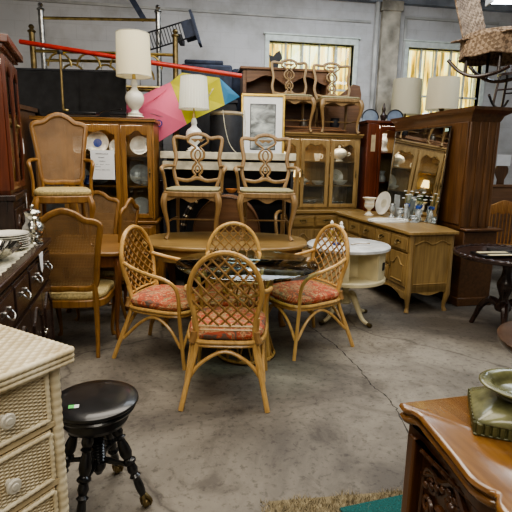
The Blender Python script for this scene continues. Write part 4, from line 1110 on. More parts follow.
bed('shorter brass headboard with arches leaning behind the black panel', -1.90, 6.25, 1.2, 3, 1.5, 1.74, [.85, 1.14, 1.53], [-.86,.86], M['brass'], M['brassdk'], [(-.55,.14,1.36),(-.20,.14,1.36),(.2,.14,1.36),(.55,.14,1.36)])
single(MB().box(-.85,.80,-.26,.26,0,1.2), 'dark_chest', M['dark'], 'dark chest behind the china cabinet carrying the brass headboards', 'chest', -2.0, 6.45, 0, 2, bevel=.006)
single(MB().tube([(-2.72,5.8,2.745),(-1.5,5.8,2.58),(-.20,5.8,2.42)], .026, 10, 1), 'red_pole', M['red'], 'long red painted pole lying slantwise across the brass headboards', 'pole', 0, 0, 0)
t = thing('wire_basket', 'black wire basket shelf hung tilted on the wall above the umbrella', 'basket', -1.06, 6.55, 3.02, 0, tilt=None)
Mx = Matrix.Rotation(radians(-17), 4, 'Y')
b = MB()
for i in range(14):
    u = -.36+.5*i/13; b.tube([Mx @ Vector((u,-.1,-.10)), Mx @ Vector((u,-.1,.10))], .006, 5, 1)
b.tube([Mx @ Vector((-.37,-.1,.10)), Mx @ Vector((.2,-.1,.10))], .010, 6, 1).tube([Mx @ Vector((-.37,-.1,-.10)), Mx @ Vector((.2,-.1,-.10))], .010, 6, 1)
b.build('wires', M['blackm'], t)
MB().box(.10,.24,-.12,.1,-.10,.10, Mx).box(.235,.265,-.14,.12,-.20,.20, Mx).build('end_plate', M['navy'], t)
single(MB().box(-.03,.03,0,.4,-.03,.03), 'wall_bracket', M['blackm'], 'black metal bracket holding the wire basket to the wall', 'bracket', -1.06, 6.62, 3.02, 0)
# dark blue beam crossing the top left
single(MB().bar((-2.0,6.9,4.0), (-1.55,6.9,3.28), .07), 'roof_strut', M['navy'], 'dark blue slanted strut at the top left of the wall', 'strut', 0, 0, 0)
# round red sign top left
t = thing('round_sign', 'round sign with red rim at the extreme top left corner', 'sign', -2.90, 5.6, 3.40, 30)
Mx = Matrix.Rotation(radians(90), 4, 'X')
MB().lathe([(0,0),(.13,0),(.13,.02),(0,.02)], 28, Mx).build('face', plain('sign_blue_white', (.35,.42,.6), .5, noise=.8, nscale=20), t)
MB().tube([(.13*cos(k*pi/8), -.02, .13*sin(k*pi/8)) for k in range(16)], .022, 8, 2, closed=True).build('rim', M['red'], t)
MB().box(-.012,.012,0,.02,-1.4,.3).build('stand', M['blackm'], t)

# ================================================================== TALL DARK CABINET AT LEFT EDGE
t = thing('tall_display_cabinet', 'tall dark mahogany cabinet with glass door and heavy cornice at the left edge', 'cabinet', -1.996, 3.55, 0, 109)
t.scale = (.8,1,1)
MB().box(-.42,.42,-.22,.25,0,1.18).box(-.44,.44,-.24,.26,1.18,1.22).build('base', M['dark'], t, bevel=.006)
glass_cabinet(t, .84, .42, 1.22, 2.18, [(-.40,-.01,'bell'),(.01,.40,'bell')], [1.55, 1.85], M['mahog'], M['mahog'], corn=.07, hm=M['brassdk'], st=.05, amp=.05, cap=.05)
for a, e in ((-.40,-.01),(.01,.40)): panel_door(t, a, e, .12, 1.12, -.22, M['dark'], M['brassdk'])
for lx, z, n in ((.30,1.50,0),(.22,1.08,1)):
    x, y = locpt(-1.996, 3.55, 109, lx*.8, -.245)
    t = thing('price_tag', ['white price tag hanging on the tall cabinet door, upper one','white price tag hanging low on the tall cabinet, lower one'][n], 'tag', x, y, z, 109)
    MB().xz([(-.018,0),(.018,0),(.022,.06),(.008,.085),(-.008,.085),(-.02,.06)], -.002, 0).build('tag', M['paper'], t)
    MB().tube([(0,0,.08),(.004,0,.12)], .0015, 4, 1).build('string', M['paper'], t)

# ================================================================== DARK SIDEBOARD WITH SILVER
SX, SY, SR = -1.48, 2.46, 104
def inS(lx, ly): return locpt(SX, SY, SR, lx, ly)
t = thing('dark_sideboard', 'dark mahogany sideboard at left with bail handles, carrying plates and lace runner', 'sideboard', SX, SY, 0, SR)
MB().box(-.70,.70,-.27,.25,.915,.95).build('worktop', M['darkx'], t, bevel=.008)
MB().box(-.68,.68,-.24,.24,.10,.915).build('body', M['darkx'], t, bevel=.004)
for i in range(4): drawer(t, -.66+i*.332, -.66+i*.332+.32, .70, .89, -.24, M['darkx'], M['pewter'], s=1.1)
for i in range(4): panel_door(t, -.66+i*.332, -.66+i*.332+.32, .16, .67, -.24, M['darkx'], M['silver'], -1 if i % 2 else 1)
for sx in (-1, 1):
    for sy in (-.2, .2): cab_leg(sx*.64, sy, .12, .12, sx, 1 if sy > 0 else -1, M['dark'], t)
x, y = inS(.30, -.27)
single(MB().xz([(-.055,.12),(.055,.12),(.03,.02),(.0,.0),(-.03,.02)], -.003, 0), 'price_tag', M['paper'], 'large white tapered tag hanging over the front edge of the dark sideboard', 'tag', x, y, .80, SR)
# runner: ivory lace with dark scalloped edge
x, y = inS(.0, .02)
sc = []
for i in range(28): sc.append((-.62+1.24*i/27, -.235-.012*(i % 2)))
for i in range(28): sc.append((.62-1.24*i/27, .20+.012*(i % 2)))
single(MB().prism(sc, 0, .003), 'lace_runner', plain('ivory_lace', (.55,.52,.40), .8, noise=.3, nscale=60), 'ivory lace runner with scalloped edge on the dark sideboard', 'runner', x, y, .951, SR)
x, y = inS(.26, -.10)
for i in range(7):
    single(MB().lathe(plate_prof(.122-.002*(i % 3)), 32), 'dinner_plate', M['porc'], 'cream dinner plate in the stack on the dark sideboard', 'plate', x+.004*(i % 2), y, .955+i*.0125, 0, 'stacked dinner plates on the sideboard')
def rayed(r, h, mat, name, label, cat, x, y, z):
    v = MB().lathe([(0,0),(r*.4,0),(r*.45,.006),(r*.8,h*.55),(r,h),(r*.97,h),(r*.76,h*.55),(r*.4,.014),(0,.012)], 96, rib=.06, ribn=20, n=2)
    return single(v, name, mat, label, cat, x, y, z)
x, y = inS(-.06, -.07); rayed(.17, .075, M['silver'], 'fluted_dish', 'large ornate silver fluted dish on the lace runner in front of the plates', 'bowl', x, y, .955)
x, y = inS(-.24, .06); rayed(.13, .06, M['pewter'], 'silver_dish', 'small pewter dish at the left edge behind the large silver dish', 'dish', x, y, .955)
# coffee pot
x, y = inS(.50, -.20)
t = thing('coffee_pot', 'ornate silver coffee pot at the far end of the dark sideboard', 'coffee pot', x, y, .952, -60)
t.scale = (1.15,1.15,.94)
MB().lathe([(0,0),(.045,0),(.05,.008),(.03,.02),(.026,.03),(.05,.055),(.062,.085),(.055,.12),(.04,.145),(.042,.185),(.048,.20),(.044,.202),(0,.2)], 28, n=2).build('body', M['silver'], t)
MB().lathe([(.048,.20),(.04,.215),(.02,.228),(.008,.232),(.012,.245),(.006,.255),(0,.256)], 24, n=2).build('lid', M['silver'], t)
MB().tube([(.055,0,.08),(.095,0,.10),(.10,0,.15),(.125,0,.185)], [.017,.013,.010,.009], 8, 4).build('spout', M['silver'], t)
MB().tube([(-.045,0,.18),(-.095,0,.185),(-.105,0,.12),(-.055,0,.075)], .007, 7, 5).build('handle', M['silver'], t)
x, y = inS(.44, -.13); single(MB().lathe(plate_prof(.065), 24), 'saucer', M['white'], 'small white dish on the runner beside the silver coffee pot', 'dish', x, y, .955)
x, y = inS(.56, -.12); single(MB().lathe([(0,0),(.025,0),(.03,.02),(.022,.05),(.026,.06),(0,.06)],16,n=2), 'creamer', M['black'], 'small black jar at the foot of the silver coffee pot', 'jar', x, y, .955)
# ================================================================== CREAM DRUM TABLE
DX, DY = .86, 4.42
t = thing('drum_table', 'cream painted drum table with white round top and open shelves, right of the rattan chairs', 'table', DX, DY, 0, 0)
MB().lathe([(0,.70),(.375,.70),(.385,.706),(.385,.728),(.375,.735),(0,.735)], 56).build('tabletop', plain('chalky_white', (.60,.61,.60), .35, noise=.2, nscale=10), t)
def sector(r0, r1, a0, a1, z0, z1, n=12):
    m = MB(); out = [(r1*cos(a0+(a1-a0)*i/n), r1*sin(a0+(a1-a0)*i/n)) for i in range(n+1)]+[(r0*cos(a1-(a1-a0)*i/n), r0*sin(a1-(a1-a0)*i/n)) for i in range(n+1)]
    return m.prism(out, z0, z1)
MB().lathe([(0,.40),(.355,.40),(.36,.405),(.36,.43),(.35,.44),(0,.44)], 48).build('shelf_floor', M['cream'], t)
b = MB()
for k in range(4):
    a = radians(-28+k*90)
    s = sector(.325, .345, a-radians(20), a+radians(20), .44, .70); b.add(s.v, s.f)
for k in range(4):
    for da in (-20, 20):
        a = radians(-28+k*90+da)
        b.bar((.08*cos(a), .08*sin(a), .57), (.335*cos(a), .335*sin(a), .57), .012, .26)
b.box(-.10,.10,-.10,.10,.44,.70)
b.build('shelf_walls', M['cream'], t)
b = MB()
for k in range(4):
    a = radians(-8+k*90); s = sector(.345, .352, a-radians(5), a+radians(5), .52, .60, 4)
b.box(-.004,.004,-.37,-.345,.53,.60)
MB().box(.345,.353,-.02,.02,.53,.60, Matrix.Rotation(radians(-33),4,'Z')).build('keyhole_plate', M['blackm'], t)
MB().lathe([(0,.16),(.05,.16),(.06,.18),(.04,.20),(.055,.25),(.03,.28),(.045,.32),(.05,.35),(.035,.37),(.06,.40),(0,.40)], 24, n=2).build('pedestal', M['cream'], t)
for k in range(4):
    a = radians(-52+k*90)
    q = lambda r, z: (r*cos(a), r*sin(a), z)
    l = MB().tube([q(.035,.24), q(.10,.235), q(.16,.14), q(.22,.055), q(.30,.022)], [.028,.03,.025,.020,.016], 8, 4).build('leg', M['cream'], t)
    MB().tube([q(.285,.026), q(.325,.018)], .019, 8, 1).build('toe_cap', M['brassdk'], l)
def shaker(x, y, label):
    t = thing('bottle', label, 'bottle', x, y, .737, 0, 'two gold and white bottles on the drum table'); t.scale = (1.1,1.1,1.3)
    MB().lathe([(0,0),(.030,0),(.033,.01),(.033,.06),(.026,.085),(0,.09)], 18).build('body', M['gold'], t)
    MB().lathe([(.026,.085),(.024,.10),(.028,.108),(.012,.125),(.016,.135),(.006,.15),(0,.152)], 18).build('cap', M['white'], t)
shaker(.80, 4.50, 'gold bottle with white cap on the drum table, right one'); shaker(.72, 4.56, 'gold bottle with white cap on the drum table, left one')
single(MB().box(-.035,.035,-.02,.02,0,.02), 'small_box', M['cobalt'], 'tiny blue box on the drum table at the foot of the bottles', 'box', .74, 4.33, .737, 30, bevel=.003)
single(MB().box(-.08,.08,-.055,.055,0,.003), 'paper', M['paper'], 'sheet of paper lying on the right part of the drum table', 'paper', .98, 4.40, .737, 25)
single(MB().tube([(-.10,0,.006),(-.03,.01,.008),(.04,-.01,.008),(.10,.0,.006)], .005, 6, 3), 'pen', M['tan'], 'thin tan stick lying on the drum table paper', 'stick', .96, 4.36, .739, 20)

# wooden chair with curved back behind the oval table
t = thing('bentwood_chair', 'pale wooden chair with curved back between the oval table and the hutch', 'chair', .52, 5.40, 0, 70)
yb = .2
MB().tube([(-.2,yb,.44),(-.22,yb+.03,.65),(-.19,yb+.06,.84),(-.08,yb+.08,.90),(.08,yb+.08,.90),(.19,yb+.06,.84),(.22,yb+.03,.65),(.2,yb,.44)], .02, 8, 4).build('back_frame', M['pale'], t)
MB().box(-.04,.04,yb+.02,yb+.05,.44,.88).build('splat', M['pale'], t); MB().box(-.23,.23,-.22,.22,.41,.45).build('seat', M['pale'], t, bevel=.02)
for sx in (-1, 1):
    for sy in (-1, 1): MB().tube([(sx*.2,sy*.19,.42),(sx*.22,sy*.21,0)], [.022,.015], 8, 1).build('leg', M['pale'], t)

# ================================================================== RIGHT SIDE
t = thing('pedestal_table', 'dark round tilt-top pedestal table with beaded rim at right', 'table', 2.24, 4.17, 0, 0)
t.scale = (.95,.95,.95)
MB().lathe([(0,.715),(.46,.715),(.485,.725),(.49,.74),(.47,.75),(.455,.745),(0,.745)], 56, n=1).build('tabletop', M['darkx'], t)
b = MB().tube([(.475*cos(2*pi*k/88), .475*sin(2*pi*k/88), .750) for k in range(88)], [.010+.008*(k % 2) for k in range(88)], 8, 2, closed=True)
b.build('beaded_rim', M['darkx'], t)
MB().lathe([(0,.20),(.06,.20),(.075,.24),(.05,.29),(.04,.34),(.07,.42),(.075,.47),(.05,.53),(.04,.60),(.06,.66),(.10,.70),(.10,.715),(0,.715)], 24, n=2).build('column', M['dark'], t)
for k in range(3):
    a = radians(-112+k*120)
    q = lambda r, z: (r*cos(a), r*sin(a), z)
    MB().tube([q(.04,.26), q(.13,.28), q(.21,.20), q(.25,.10), q(.29,.0)], [.036,.038,.030,.024,.022], 8, 4).build('leg', M['dark'], t)
t = thing('game_board', 'black and cream folding board lying on the dark pedestal table', 'board', 2.08, 4.10, .713, 8)
MB().box(-.17,.17,-.11,.11,0,.02).build('board', M['black'], t, bevel=.003)
MB().box(-.12,.15,-.115,-.07,.02,.024).box(-.15,.12,.0,.05,.02,.024).build('cream_stripe', M['cream'], t)
single(MB().box(-.11,.11,-.07,.07,0,.012), 'notebook', M['black'], 'thin black book at the back of the dark pedestal table', 'book', 2.24, 4.32, .713, -12, bevel=.002)
# round table edge at right, nearer
t = thing('small_round_table', 'small round walnut table cut by the right frame edge', 'table', 1.42, 1.94, 0, 0)
MB().lathe([(0,.70),(.30,.70),(.33,.71),(.345,.73),(.345,.745),(.32,.75),(0,.75)], 56).build('tabletop', M['darkbrown'], t)
MB().lathe([(0,.64),(.27,.64),(.28,.70),(0,.70)], 40).build('apron', M['walnut'], t)
MB().lathe([(0,.18),(.05,.18),(.06,.25),(.03,.32),(.045,.45),(.03,.58),(.06,.64),(0,.64)], 20, n=2).build('column', M['walnut'], t)
for k in range(3):
    a = radians(60+k*120); q = lambda r, z: (r*cos(a), r*sin(a), z)
    MB().tube([q(.03,.24), q(.14,.18), q(.20,.06), q(.27,.0)], [.026,.026,.02,.018], 8, 4).build('leg', M['walnut'], t)

# back right: headboard, oak chair, red chair, lyre piece
t = thing('wood_headboard', 'brown wooden headboard behind the golden oak chair at right', 'headboard', 3.70, 6.95, 0, 12)
MB().box(-.55,.75,-.03,.03,.3,1.16).box(-.58,.78,-.045,.045,1.16,1.20).box(-.55,-.47,-.04,.04,0,1.16).box(.67,.75,-.04,.04,0,1.16).build('panel', M['brownx'], t, bevel=.008)
t = thing('chair_back_finial', 'dark vase-shaped chair splat rising above the headboard, topped by white paper', 'chair back', 3.58, 7.15, 1.0, 10)
MB().xz([(-.06,0),(.06,0),(.05,.26),(.10,.36),(.10,.42),(.05,.50),(.06,.58),(-.06,.58),(-.05,.50),(-.10,.42),(-.10,.36),(-.05,.26)], 0, .03).build('splat', M['walnut'], t)
MB().box(-.20,.20,0,.04,-1.0,.02).build('frame', M['walnut'], t)
MB().box(-.11,.11,-.012,-.008,.46,.62).build('paper_sheet', M['paper'], t)
t = thing('oak_chair', 'golden oak pressed-back chair with spindles at far right', 'chair', 3.22, 6.0, 0, 10)
lo = [(-.22+.44*i/20, .86+.01*cos(i)) for i in range(21)]; hi = [(-.22+.44*i/20, 1.00+.03*cos((i/20-.5)*2*pi)) for i in range(21)]
MB().strip(lo, hi, .19, .215).build('crest', M['oak'], t, bevel=.005)
for k in range(7): MB().tube([(-.16+k*.053,.19,.44),(-.16+k*.053,.20,.88)], .009, 6, 1).build('spindle', M['oak'], t)
for sx in (-1, 1):
    MB().tube([(sx*.21,.2,.95),(sx*.2,.19,.44),(sx*.21,.25,0)], .018, 8, 2).build('leg', M['oak'], t)
    MB().tube([(sx*.18,-.18,.44),(sx*.2,-.21,.2),(sx*.2,-.21,0)], .02, 8, 2).build('leg', M['oak'], t)
MB().prism(oval(.22,.21,2.6), .43, .465).build('seat', M['oak'], t, bevel=.01)
for z in (.18, .28): MB().tube([(-.2,-.2,z),(.2,-.2,z)], .01, 6, 1).build('stretcher', M['oak'], t)
t = thing('red_upholstered_chair', 'dark wooden chair with red velvet back at the right frame edge', 'chair', 3.12, 5.2, 0, -50)
MB().box(-.22,.22,.19,.24,.55,.98).build('back_cushion', M['velvet'], t, bevel=.03); MB().box(-.24,.24,-.22,.22,.40,.48).build('seat', M['velvet'], t, bevel=.03)
MB().tube([(-.23,.2,.45),(-.24,.22,.9),(0,.25,1.04),(.24,.22,.9),(.23,.2,.45)], .02, 8, 3).build('frame', M['walnut'], t)
for sx in (-1, 1):
    for sy in (-1, 1): MB().tube([(sx*.21,sy*.19,.42),(sx*.23,sy*.22,0)], [.025,.016], 8, 1).build('leg', M['walnut'], t)
t = thing('dark_bureau', 'dark bureau in the shadow behind the pedestal table', 'bureau', 3.35, 7.3, 0, 10)
MB().box(-.9,-.03,-.2,.2,0,.98).box(-.92,-.01,-.22,.2,.98,1.01).build('body', M['dark'], t, bevel=.006)
single(MB().lathe([(0,0),(.05,0),(.06,.03),(.03,.09),(.045,.16),(.02,.22),(0,.23)],18,n=2), 'vase', M['white'], 'white vase on the dark bureau just right of the armoire', 'vase', 2.92, 7.12, 1.012)
single(MB().lathe([(0,0),(.04,0),(.05,.05),(.03,.09),(0,.10)],18,n=2), 'jar', M['cobalt'], 'small blue jar on the dark bureau next to the white vase', 'jar', 2.78, 7.14, 1.012)

# lamps in front of the second window
def drum_lamp(label, x, y, z0, zs, r, h):
    t = thing('drum_shade_lamp', label, 'lamp', x, y, z0)
    MB().lathe([(0,0),(.07,0),(.07,.02),(.02,.04),(.05,.10),(.05,.16),(.015,.2),(.012,zs-z0),(0,zs-z0)], 20, n=1).build('base', M['brassdk'], t)
    MB().lathe([(r, zs-z0-.02),(r*.95, zs-z0+h)], 40).build('lamp_shade', M['shadeb'], t)
drum_lamp('lamp with beige drum shade before the right window, the one nearer the pilaster', 2.19, 7.47, 1.66, 2.20, .215, .48)
drum_lamp('lamp with beige drum shade before the right window, the one above the armoire', 2.19, 6.0, 2.052, 2.13, .19, .34)
single(MB().box(-.13,.13,-.13,.13,0,1.66), 'lamp_plinth', M['dark'], 'dark plinth behind the armoire carrying a beige shaded lamp', 'plinth', 2.20, 7.50, 0, 8, bevel=.006)
single(MB().box(-.07,.07,-.03,.03,0,.05), 'bright_box', emit('emissive_white', (.75,.9,1), 1.5), 'small bright white box on the armoire between the two beige lamp shades', 'box', 2.15, 6.32, 2.052, 10)  # plain box, brightness set as emission in its material
# finial bed post and round blue mirrors by the corner cabinet
t = thing('bed_post', 'turned dark bed post with pointed finial behind the mahogany display cabinet', 'post', 1.80, 7.2, .10, 0)
MB().lathe([(0,0),(.035,0),(.035,1.9),(.045,1.94),(.03,1.97),(.045,2.01),(.05,2.04),(.02,2.08),(.03,2.12),(.018,2.17),(0,2.22)], 16).build('post', M['dark'], t)
for i, (x, y) in enumerate([(1.62,7.25),(1.98,7.25)]):
    t = thing('arched_mirror', ['small arched bluish mirror left of the pointed finial','small arched bluish mirror right of the pointed finial'][i], 'mirror', x, y, 0, 8)
    MB().xz([(.12*cos(pi*k/14)*1.0, 2.10+.12*sin(pi*k/14)) for k in range(15)]+[(-.12,1.8),(.12,1.8)], -.01, 0).build('mirror_glass', plain('sky_blue_mirror', (.36,.44,.58), .1, .5), t)
    MB().tube([(.125*cos(pi*k/10), -.006, 2.10+.125*sin(pi*k/10)) for k in range(11)], .010, 6, 2).box(-.02,.02,0,.02,0,1.75).build('frame', M['blackm'], t)

# ================================================================== HANGING ROCKERS
t = thing('wicker_rocking_chair', 'braided wicker rocking chair hung from the ceiling at top right', 'rocking chair', 2.10, 4.60, 2.45, 40)
wk = M['brownweb']
def brd(f, nu, nv, name, pu=.04, pv=.028, amp=.010):
    def fn(u, v):
        p, nrm, lu, lv = f(u, v)
        row = int(v*lv/pv); h = amp*abs(sin(pi*v*lv/pv))*(.5+.5*sin(2*pi*u*lu/pu+row*pi))
        return Vector(p)+Vector(nrm)*h
    return MB().grid(fn, nu, nv).build(name, wk, t, solid=.012, ang=60)
brd(lambda u, v: ((-.25+.5*u, .22+.22*v+.06*(abs(2*u-1)**2)*-1, .10+.68*v), (0,-1,0), .5, .68), 70, 70, 'backrest')
brd(lambda u, v: ((-.29+.58*u, -.30+.56*v, .12+.035*sin(pi*u)-.02*v), (0,0,1), .58, .56), 70, 60, 'seat')
sk = []
def skf(u, v):
    a = radians(-215+u*360); x = .30*cos(a)*1.02; y = -.04+.31*sin(a); fl = .014*sin(u*2*pi*14)*v
    return ((x*(1+fl), y*(1+fl), .13-.16*v-.02*abs(sin(u*pi*7))*v), (cos(a), sin(a), 0), 1.3, .16)
brd(skf, 120, 16, 'skirt')
r_ = MB()
for k in range(3): r_.tube([((.305-.01*k)*cos(radians(-215+a*10)), -.04+(.315-.01*k)*sin(radians(-215+a*10)), .125+.014*k) for a in range(37)], .011, 6, 2)
r_.build('braided_edge', wk, t)
for s in (-1, 1):
    MB().tube([(s*.20,-.24,-.15),(s*.20,-.12,-.19),(s*.20,.05,-.20),(s*.20,.20,-.14),(s*.20,.32,-.03)], .016, 8, 4).build('rocker', M['dark'], t)
    for yy in (-.22, .20): MB().tube([(s*.20,yy*.7,.12),(s*.20,yy*.7,-.19)], .014, 8, 1).build('leg', M['dark'], t)
for s in (-1, 1): MB().tube([(s*.2,.1,.75),(s*.2,.05,ZC-2.38)], .004, 5, 1).build('hanging_wire', M['blackm'], t)
t = thing('spindle_rocking_chair', 'dark spindle rocking chair hung in the top right corner behind the wicker one', 'rocking chair', 3.12, 6.1, 2.30, -40)
MB().prism(oval(.23,.22,2.4), .22, .25).build('seat', M['dark'], t)
for s in (-1, 1):
    MB().tube([(s*.2,-.42,-.02),(s*.2,-.2,-.11),(s*.2,.05,-.13),(s*.2,.3,-.08),(s*.2,.45,0)], .015, 8, 4).build('rocker', M['dark'], t)
    for yy in (-.17, .17): MB().tube([(s*.17,yy,.22),(s*.2,yy*1.2,-.1)], .014, 8, 1).build('leg', M['dark'], t)
    MB().tube([(s*.2,.2,.25),(s*.22,.26,.8)], .014, 8, 1).build('back_post', M['dark'], t)
for k in range(5): MB().tube([(-.14+.07*k,.2,.25),(-.15+.075*k,.27,.78)], .007, 6, 1).build('spindle', M['dark'], t)
MB().tube([(-.24,.27,.80),(0,.30,.82),(.24,.27,.80)], .03, 8, 3).build('crest', M['dark'], t)
for yy in (-.19,.19): MB().tube([(-.19,yy,.06),(.19,yy,.06)], .010, 6, 1).build('stretcher', M['dark'], t)
MB().tube([(0,.28,.8),(0,.2,ZC-2.30)], .004, 5, 1).build('hanging_wire', M['blackm'], t)
# ================================================================== FOREGROUND: WICKER CHEST
ang = -60.0+0.0
# front face runs from the far corner C towards (-.5,-.866); local +X points back along it to C, front normal is local -Y
Cx, Cy = -.605, 1.45
rzW = 60.0
Lw, Dw, Hw = .80, .46, .89
a = radians(rzW); ex = Vector((cos(a), sin(a))); ey = Vector((-sin(a), cos(a)))
ctr = Vector((Cx, Cy)) - ex*(Lw/2) + ey*(Dw/2)
t = thing('wicker_chest', 'cream woven wicker chest of drawers in the left foreground', 'chest of drawers', ctr.x, ctr.y, 0, rzW)
def weave(o, u, v, nrm, lu, lv, pu, pv, amp, q=4, wavy=0):
    o = Vector(o); u = Vector(u); v = Vector(v); nrm = Vector(nrm)
    nu = max(2, int(lu/pu*q)); nv = max(2, int(lv/pv*q))
    def fn(s, r):
        U = s*lu; V = r*lv; row = int(min(V, lv-1e-6)/pv)
        h = amp*abs(sin(pi*V/pv))*(.45+.55*cos(pi*U/pu+row*pi))
        V2 = V+wavy*sin(pi*U/pu+row*pi)
        return o+u*U+v*V2+nrm*h
    return MB().grid(fn, nu, nv)
x0, x1, yf, yb_ = -Lw/2, Lw/2, -Dw/2, Dw/2
MB().box(x0+.045, x1-.045, yf+.035, yb_-.02, .05, Hw-.03).build('carcass', M['wickerwood'], t)
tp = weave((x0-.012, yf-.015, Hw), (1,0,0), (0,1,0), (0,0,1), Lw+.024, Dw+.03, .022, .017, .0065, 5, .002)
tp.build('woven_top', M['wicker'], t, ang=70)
X0_, X1_, YF_ = x0, x1, yf
# rolled wrapped rim round the top
e = MB()
for r_, zz, off in ((.012, Hw-.006, 0), (.010, Hw-.024, .001), (.009, Hw-.040, -.004)):
    for (p, q_) in (((x0-.012,yf-.015),(x1+.012,yf-.015)), ((x1+.012,yf-.015),(x1+.012,yb_+.015)), ((x1+.012,yb_+.015),(x0-.012,yb_+.015)), ((x0-.012,yb_+.015),(x0-.012,yf-.015))):
        n = int(((p[0]-q_[0])**2+(p[1]-q_[1])**2)**.5/.011)
        pts = [(p[0]+(q_[0]-p[0])*i/n, p[1]+(q_[1]-p[1])*i/n, zz) for i in range(n+1)]
        e.tube(pts, [r_*(1.0 if i % 2 else .80) for i in range(n+1)], 8, 2)
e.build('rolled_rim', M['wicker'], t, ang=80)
# corner posts wrapped in cane
x0 += .018; x1 -= .020; yf += .008
for sx in (x0+.02, x1-.016):
    for sy in (yf+.014, yb_-.014):
        p = MB(); n = 58
        pts = [(sx, sy, .02+(Hw-.07)*i/n) for i in range(n+1)]
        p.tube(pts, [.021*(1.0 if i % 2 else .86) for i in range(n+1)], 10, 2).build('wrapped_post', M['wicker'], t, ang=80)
        MB().lathe([(0,0),(.018,0),(.024,.02),(0,.02)], 12, Matrix.Translation((sx, sy, 0))).build('foot', M['wickerwood'], t)
# end panel (right-hand end) and back
weave((x1-.008, yf+.03, .06), (0,1,0), (0,0,1), (1,0,0), Dw-.06, Hw-.12, .016, .010, .005).build('end_weave', M['wicker'], t, ang=70)
# drawers
zt = Hw-.048; dh = .178; gapz = .032
for i in range(4):
    z1 = zt-i*(dh+gapz); z0 = z1-dh
    if z0 < .03: z0 = .04
    xa, xb = x0+.045, x1-.045
    d = MB().box(xa, xb, yf+.004, yf+.03, z0, z1).build('drawer', M['wickerwood'], t, bevel=.003)
    weave((xa+.016, yf+.002, z0+.014), (1,0,0), (0,0,1), (0,-1,0), xb-xa-.032, z1-z0-.028, .0155, .0058, .0055, 4, 0).build('woven_front', M['wicker'], d, ang=70)
    f = MB(); c = [(xa+.008, z0+.008), (xb-.008, z0+.008), (xb-.008, z1-.008), (xa+.008, z1-.008)]
    for k in range(4):
        p, q_ = c[k], c[(k+1) % 4]; L = math.hypot(p[0]-q_[0], p[1]-q_[1]); n = max(4, int(L/.010))
        f.tube([(p[0]+(q_[0]-p[0])*j/n, yf-.001, p[1]+(q_[1]-p[1])*j/n) for j in range(n+1)], [.009*(1 if j % 2 else .8) for j in range(n+1)], 7, 2)
    f.build('braided_border', M['wicker'], d, ang=80)
    for kx in (x1-.205, x0+.205):
        Mk = Matrix.Translation((kx, yf-.004, (z0+z1)/2)) @ Matrix.Rotation(radians(90), 4, 'X')
        MB().lathe([(0,0),(.012,0),(.010,.010),(.012,.016),(.022,.022),(.024,.028),(.020,.034),(.012,.034),(.009,.037),(0,.037)], 24, Mk).build('knob', plain('knob_paint', (.62,.58,.48), .4), d)
    if i < 3: MB().box(xa-.02, xb+.02, yf+.002, yf+.03, z0-gapz+.006, z0-.006).build('rail', M['wickerwood'], t, bevel=.003)

# ================================================================== PIANO STOOL
t = thing('piano_stool', 'round black piano stool with turned legs and brass claw feet in the foreground', 'stool', -.665, 1.855, 0, -25)
MB().lathe([(0,.445),(.14,.445),(.158,.452),(.165,.462),(.158,.472),(.170,.478),(.178,.488),(.176,.497),(.165,.503),(.12,.507),(0,.508)], 56, n=1).build('seat', M['black'], t, ang=25)
MB().lathe([(0,.385),(.10,.385),(.125,.392),(.135,.41),(.13,.44),(0,.445)], 40, n=1).build('hub', M['black'], t)
sc = [(0,.17),(.014,.17),(.022,.18),(.030,.20)]
z = .20
while z < .385: sc += [(.034, z+.004), (.026, z+.010)]; z += .014
MB().lathe(sc+[(.03,.39),(0,.39)], 24).build('screw_column', M['black'], t)
for k in range(4):
    an = radians(20+k*90)
    top = Vector((.075*cos(an), .075*sin(an), .395)); bot = Vector((.195*cos(an), .195*sin(an), .055))
    d = bot-top; L = d.length; zax = d.normalized(); xax = zax.orthogonal().normalized(); yax = zax.cross(xax)
    Mt = Matrix((xax, yax, zax)).transposed().to_4x4(); Mt.translation = top
    pr_ = [(.012,0),(.020,.02),(.024,.05),(.017,.065),(.026,.075),(.017,.085),(.022,.11),(.026,.15),(.018,.175),(.028,.185),(.028,.195),(.018,.205),(.023,.23),(.016,.25),(.025,.262),(.016,.275),(.019,.31),(.013,L),(0,L)]
    lg = MB().lathe(pr_, 16, Mt, n=2).build('leg', M['black'], t)
    cl = MB().ball(bot+Vector((.012*cos(an), .012*sin(an), -.034)), .020, 12)
    for j in range(4):
        q_ = an+j*pi/2
        cl.tube([bot+Vector((0,0,.01)), bot+Vector((.012*cos(an)+.022*cos(q_), .012*sin(an)+.022*sin(q_), -.018)), bot+Vector((.012*cos(an)+.019*cos(q_), .012*sin(an)+.019*sin(q_), -.046))], [.010,.007,.004], 6, 3)
    cl.build('claw_foot', M['brassdk'], lg)
    m = top.lerp(bot, .58)
    MB().tube([(.02*cos(an), .02*sin(an), .215), (.05*cos(an), .05*sin(an), .212), (.09*cos(an), .09*sin(an), .205), tuple(m)], [.009,.014,.010,.012], 8, 4).build('stretcher', M['black'], t)
MB().lathe([(0,.14),(.012,.145),(.02,.16),(.03,.175),(.03,.20),(0,.2)], 20, n=2).build('finial', M['black'], t)
g = MB().box(-.020,.020,-.013,.013,.509,.5105, Matrix.Translation((-.012,-.105,0)) @ Matrix.Rotation(radians(40),4,'Z')); g.build('sticker', M['paper'], t)
MB().box(-.020,.002,-.013,.013,.5106,.5112, Matrix.Translation((-.012,-.105,0)) @ Matrix.Rotation(radians(40),4,'Z')).build('green_band', plain('green_band', (.12,.65,.14), .5), t)

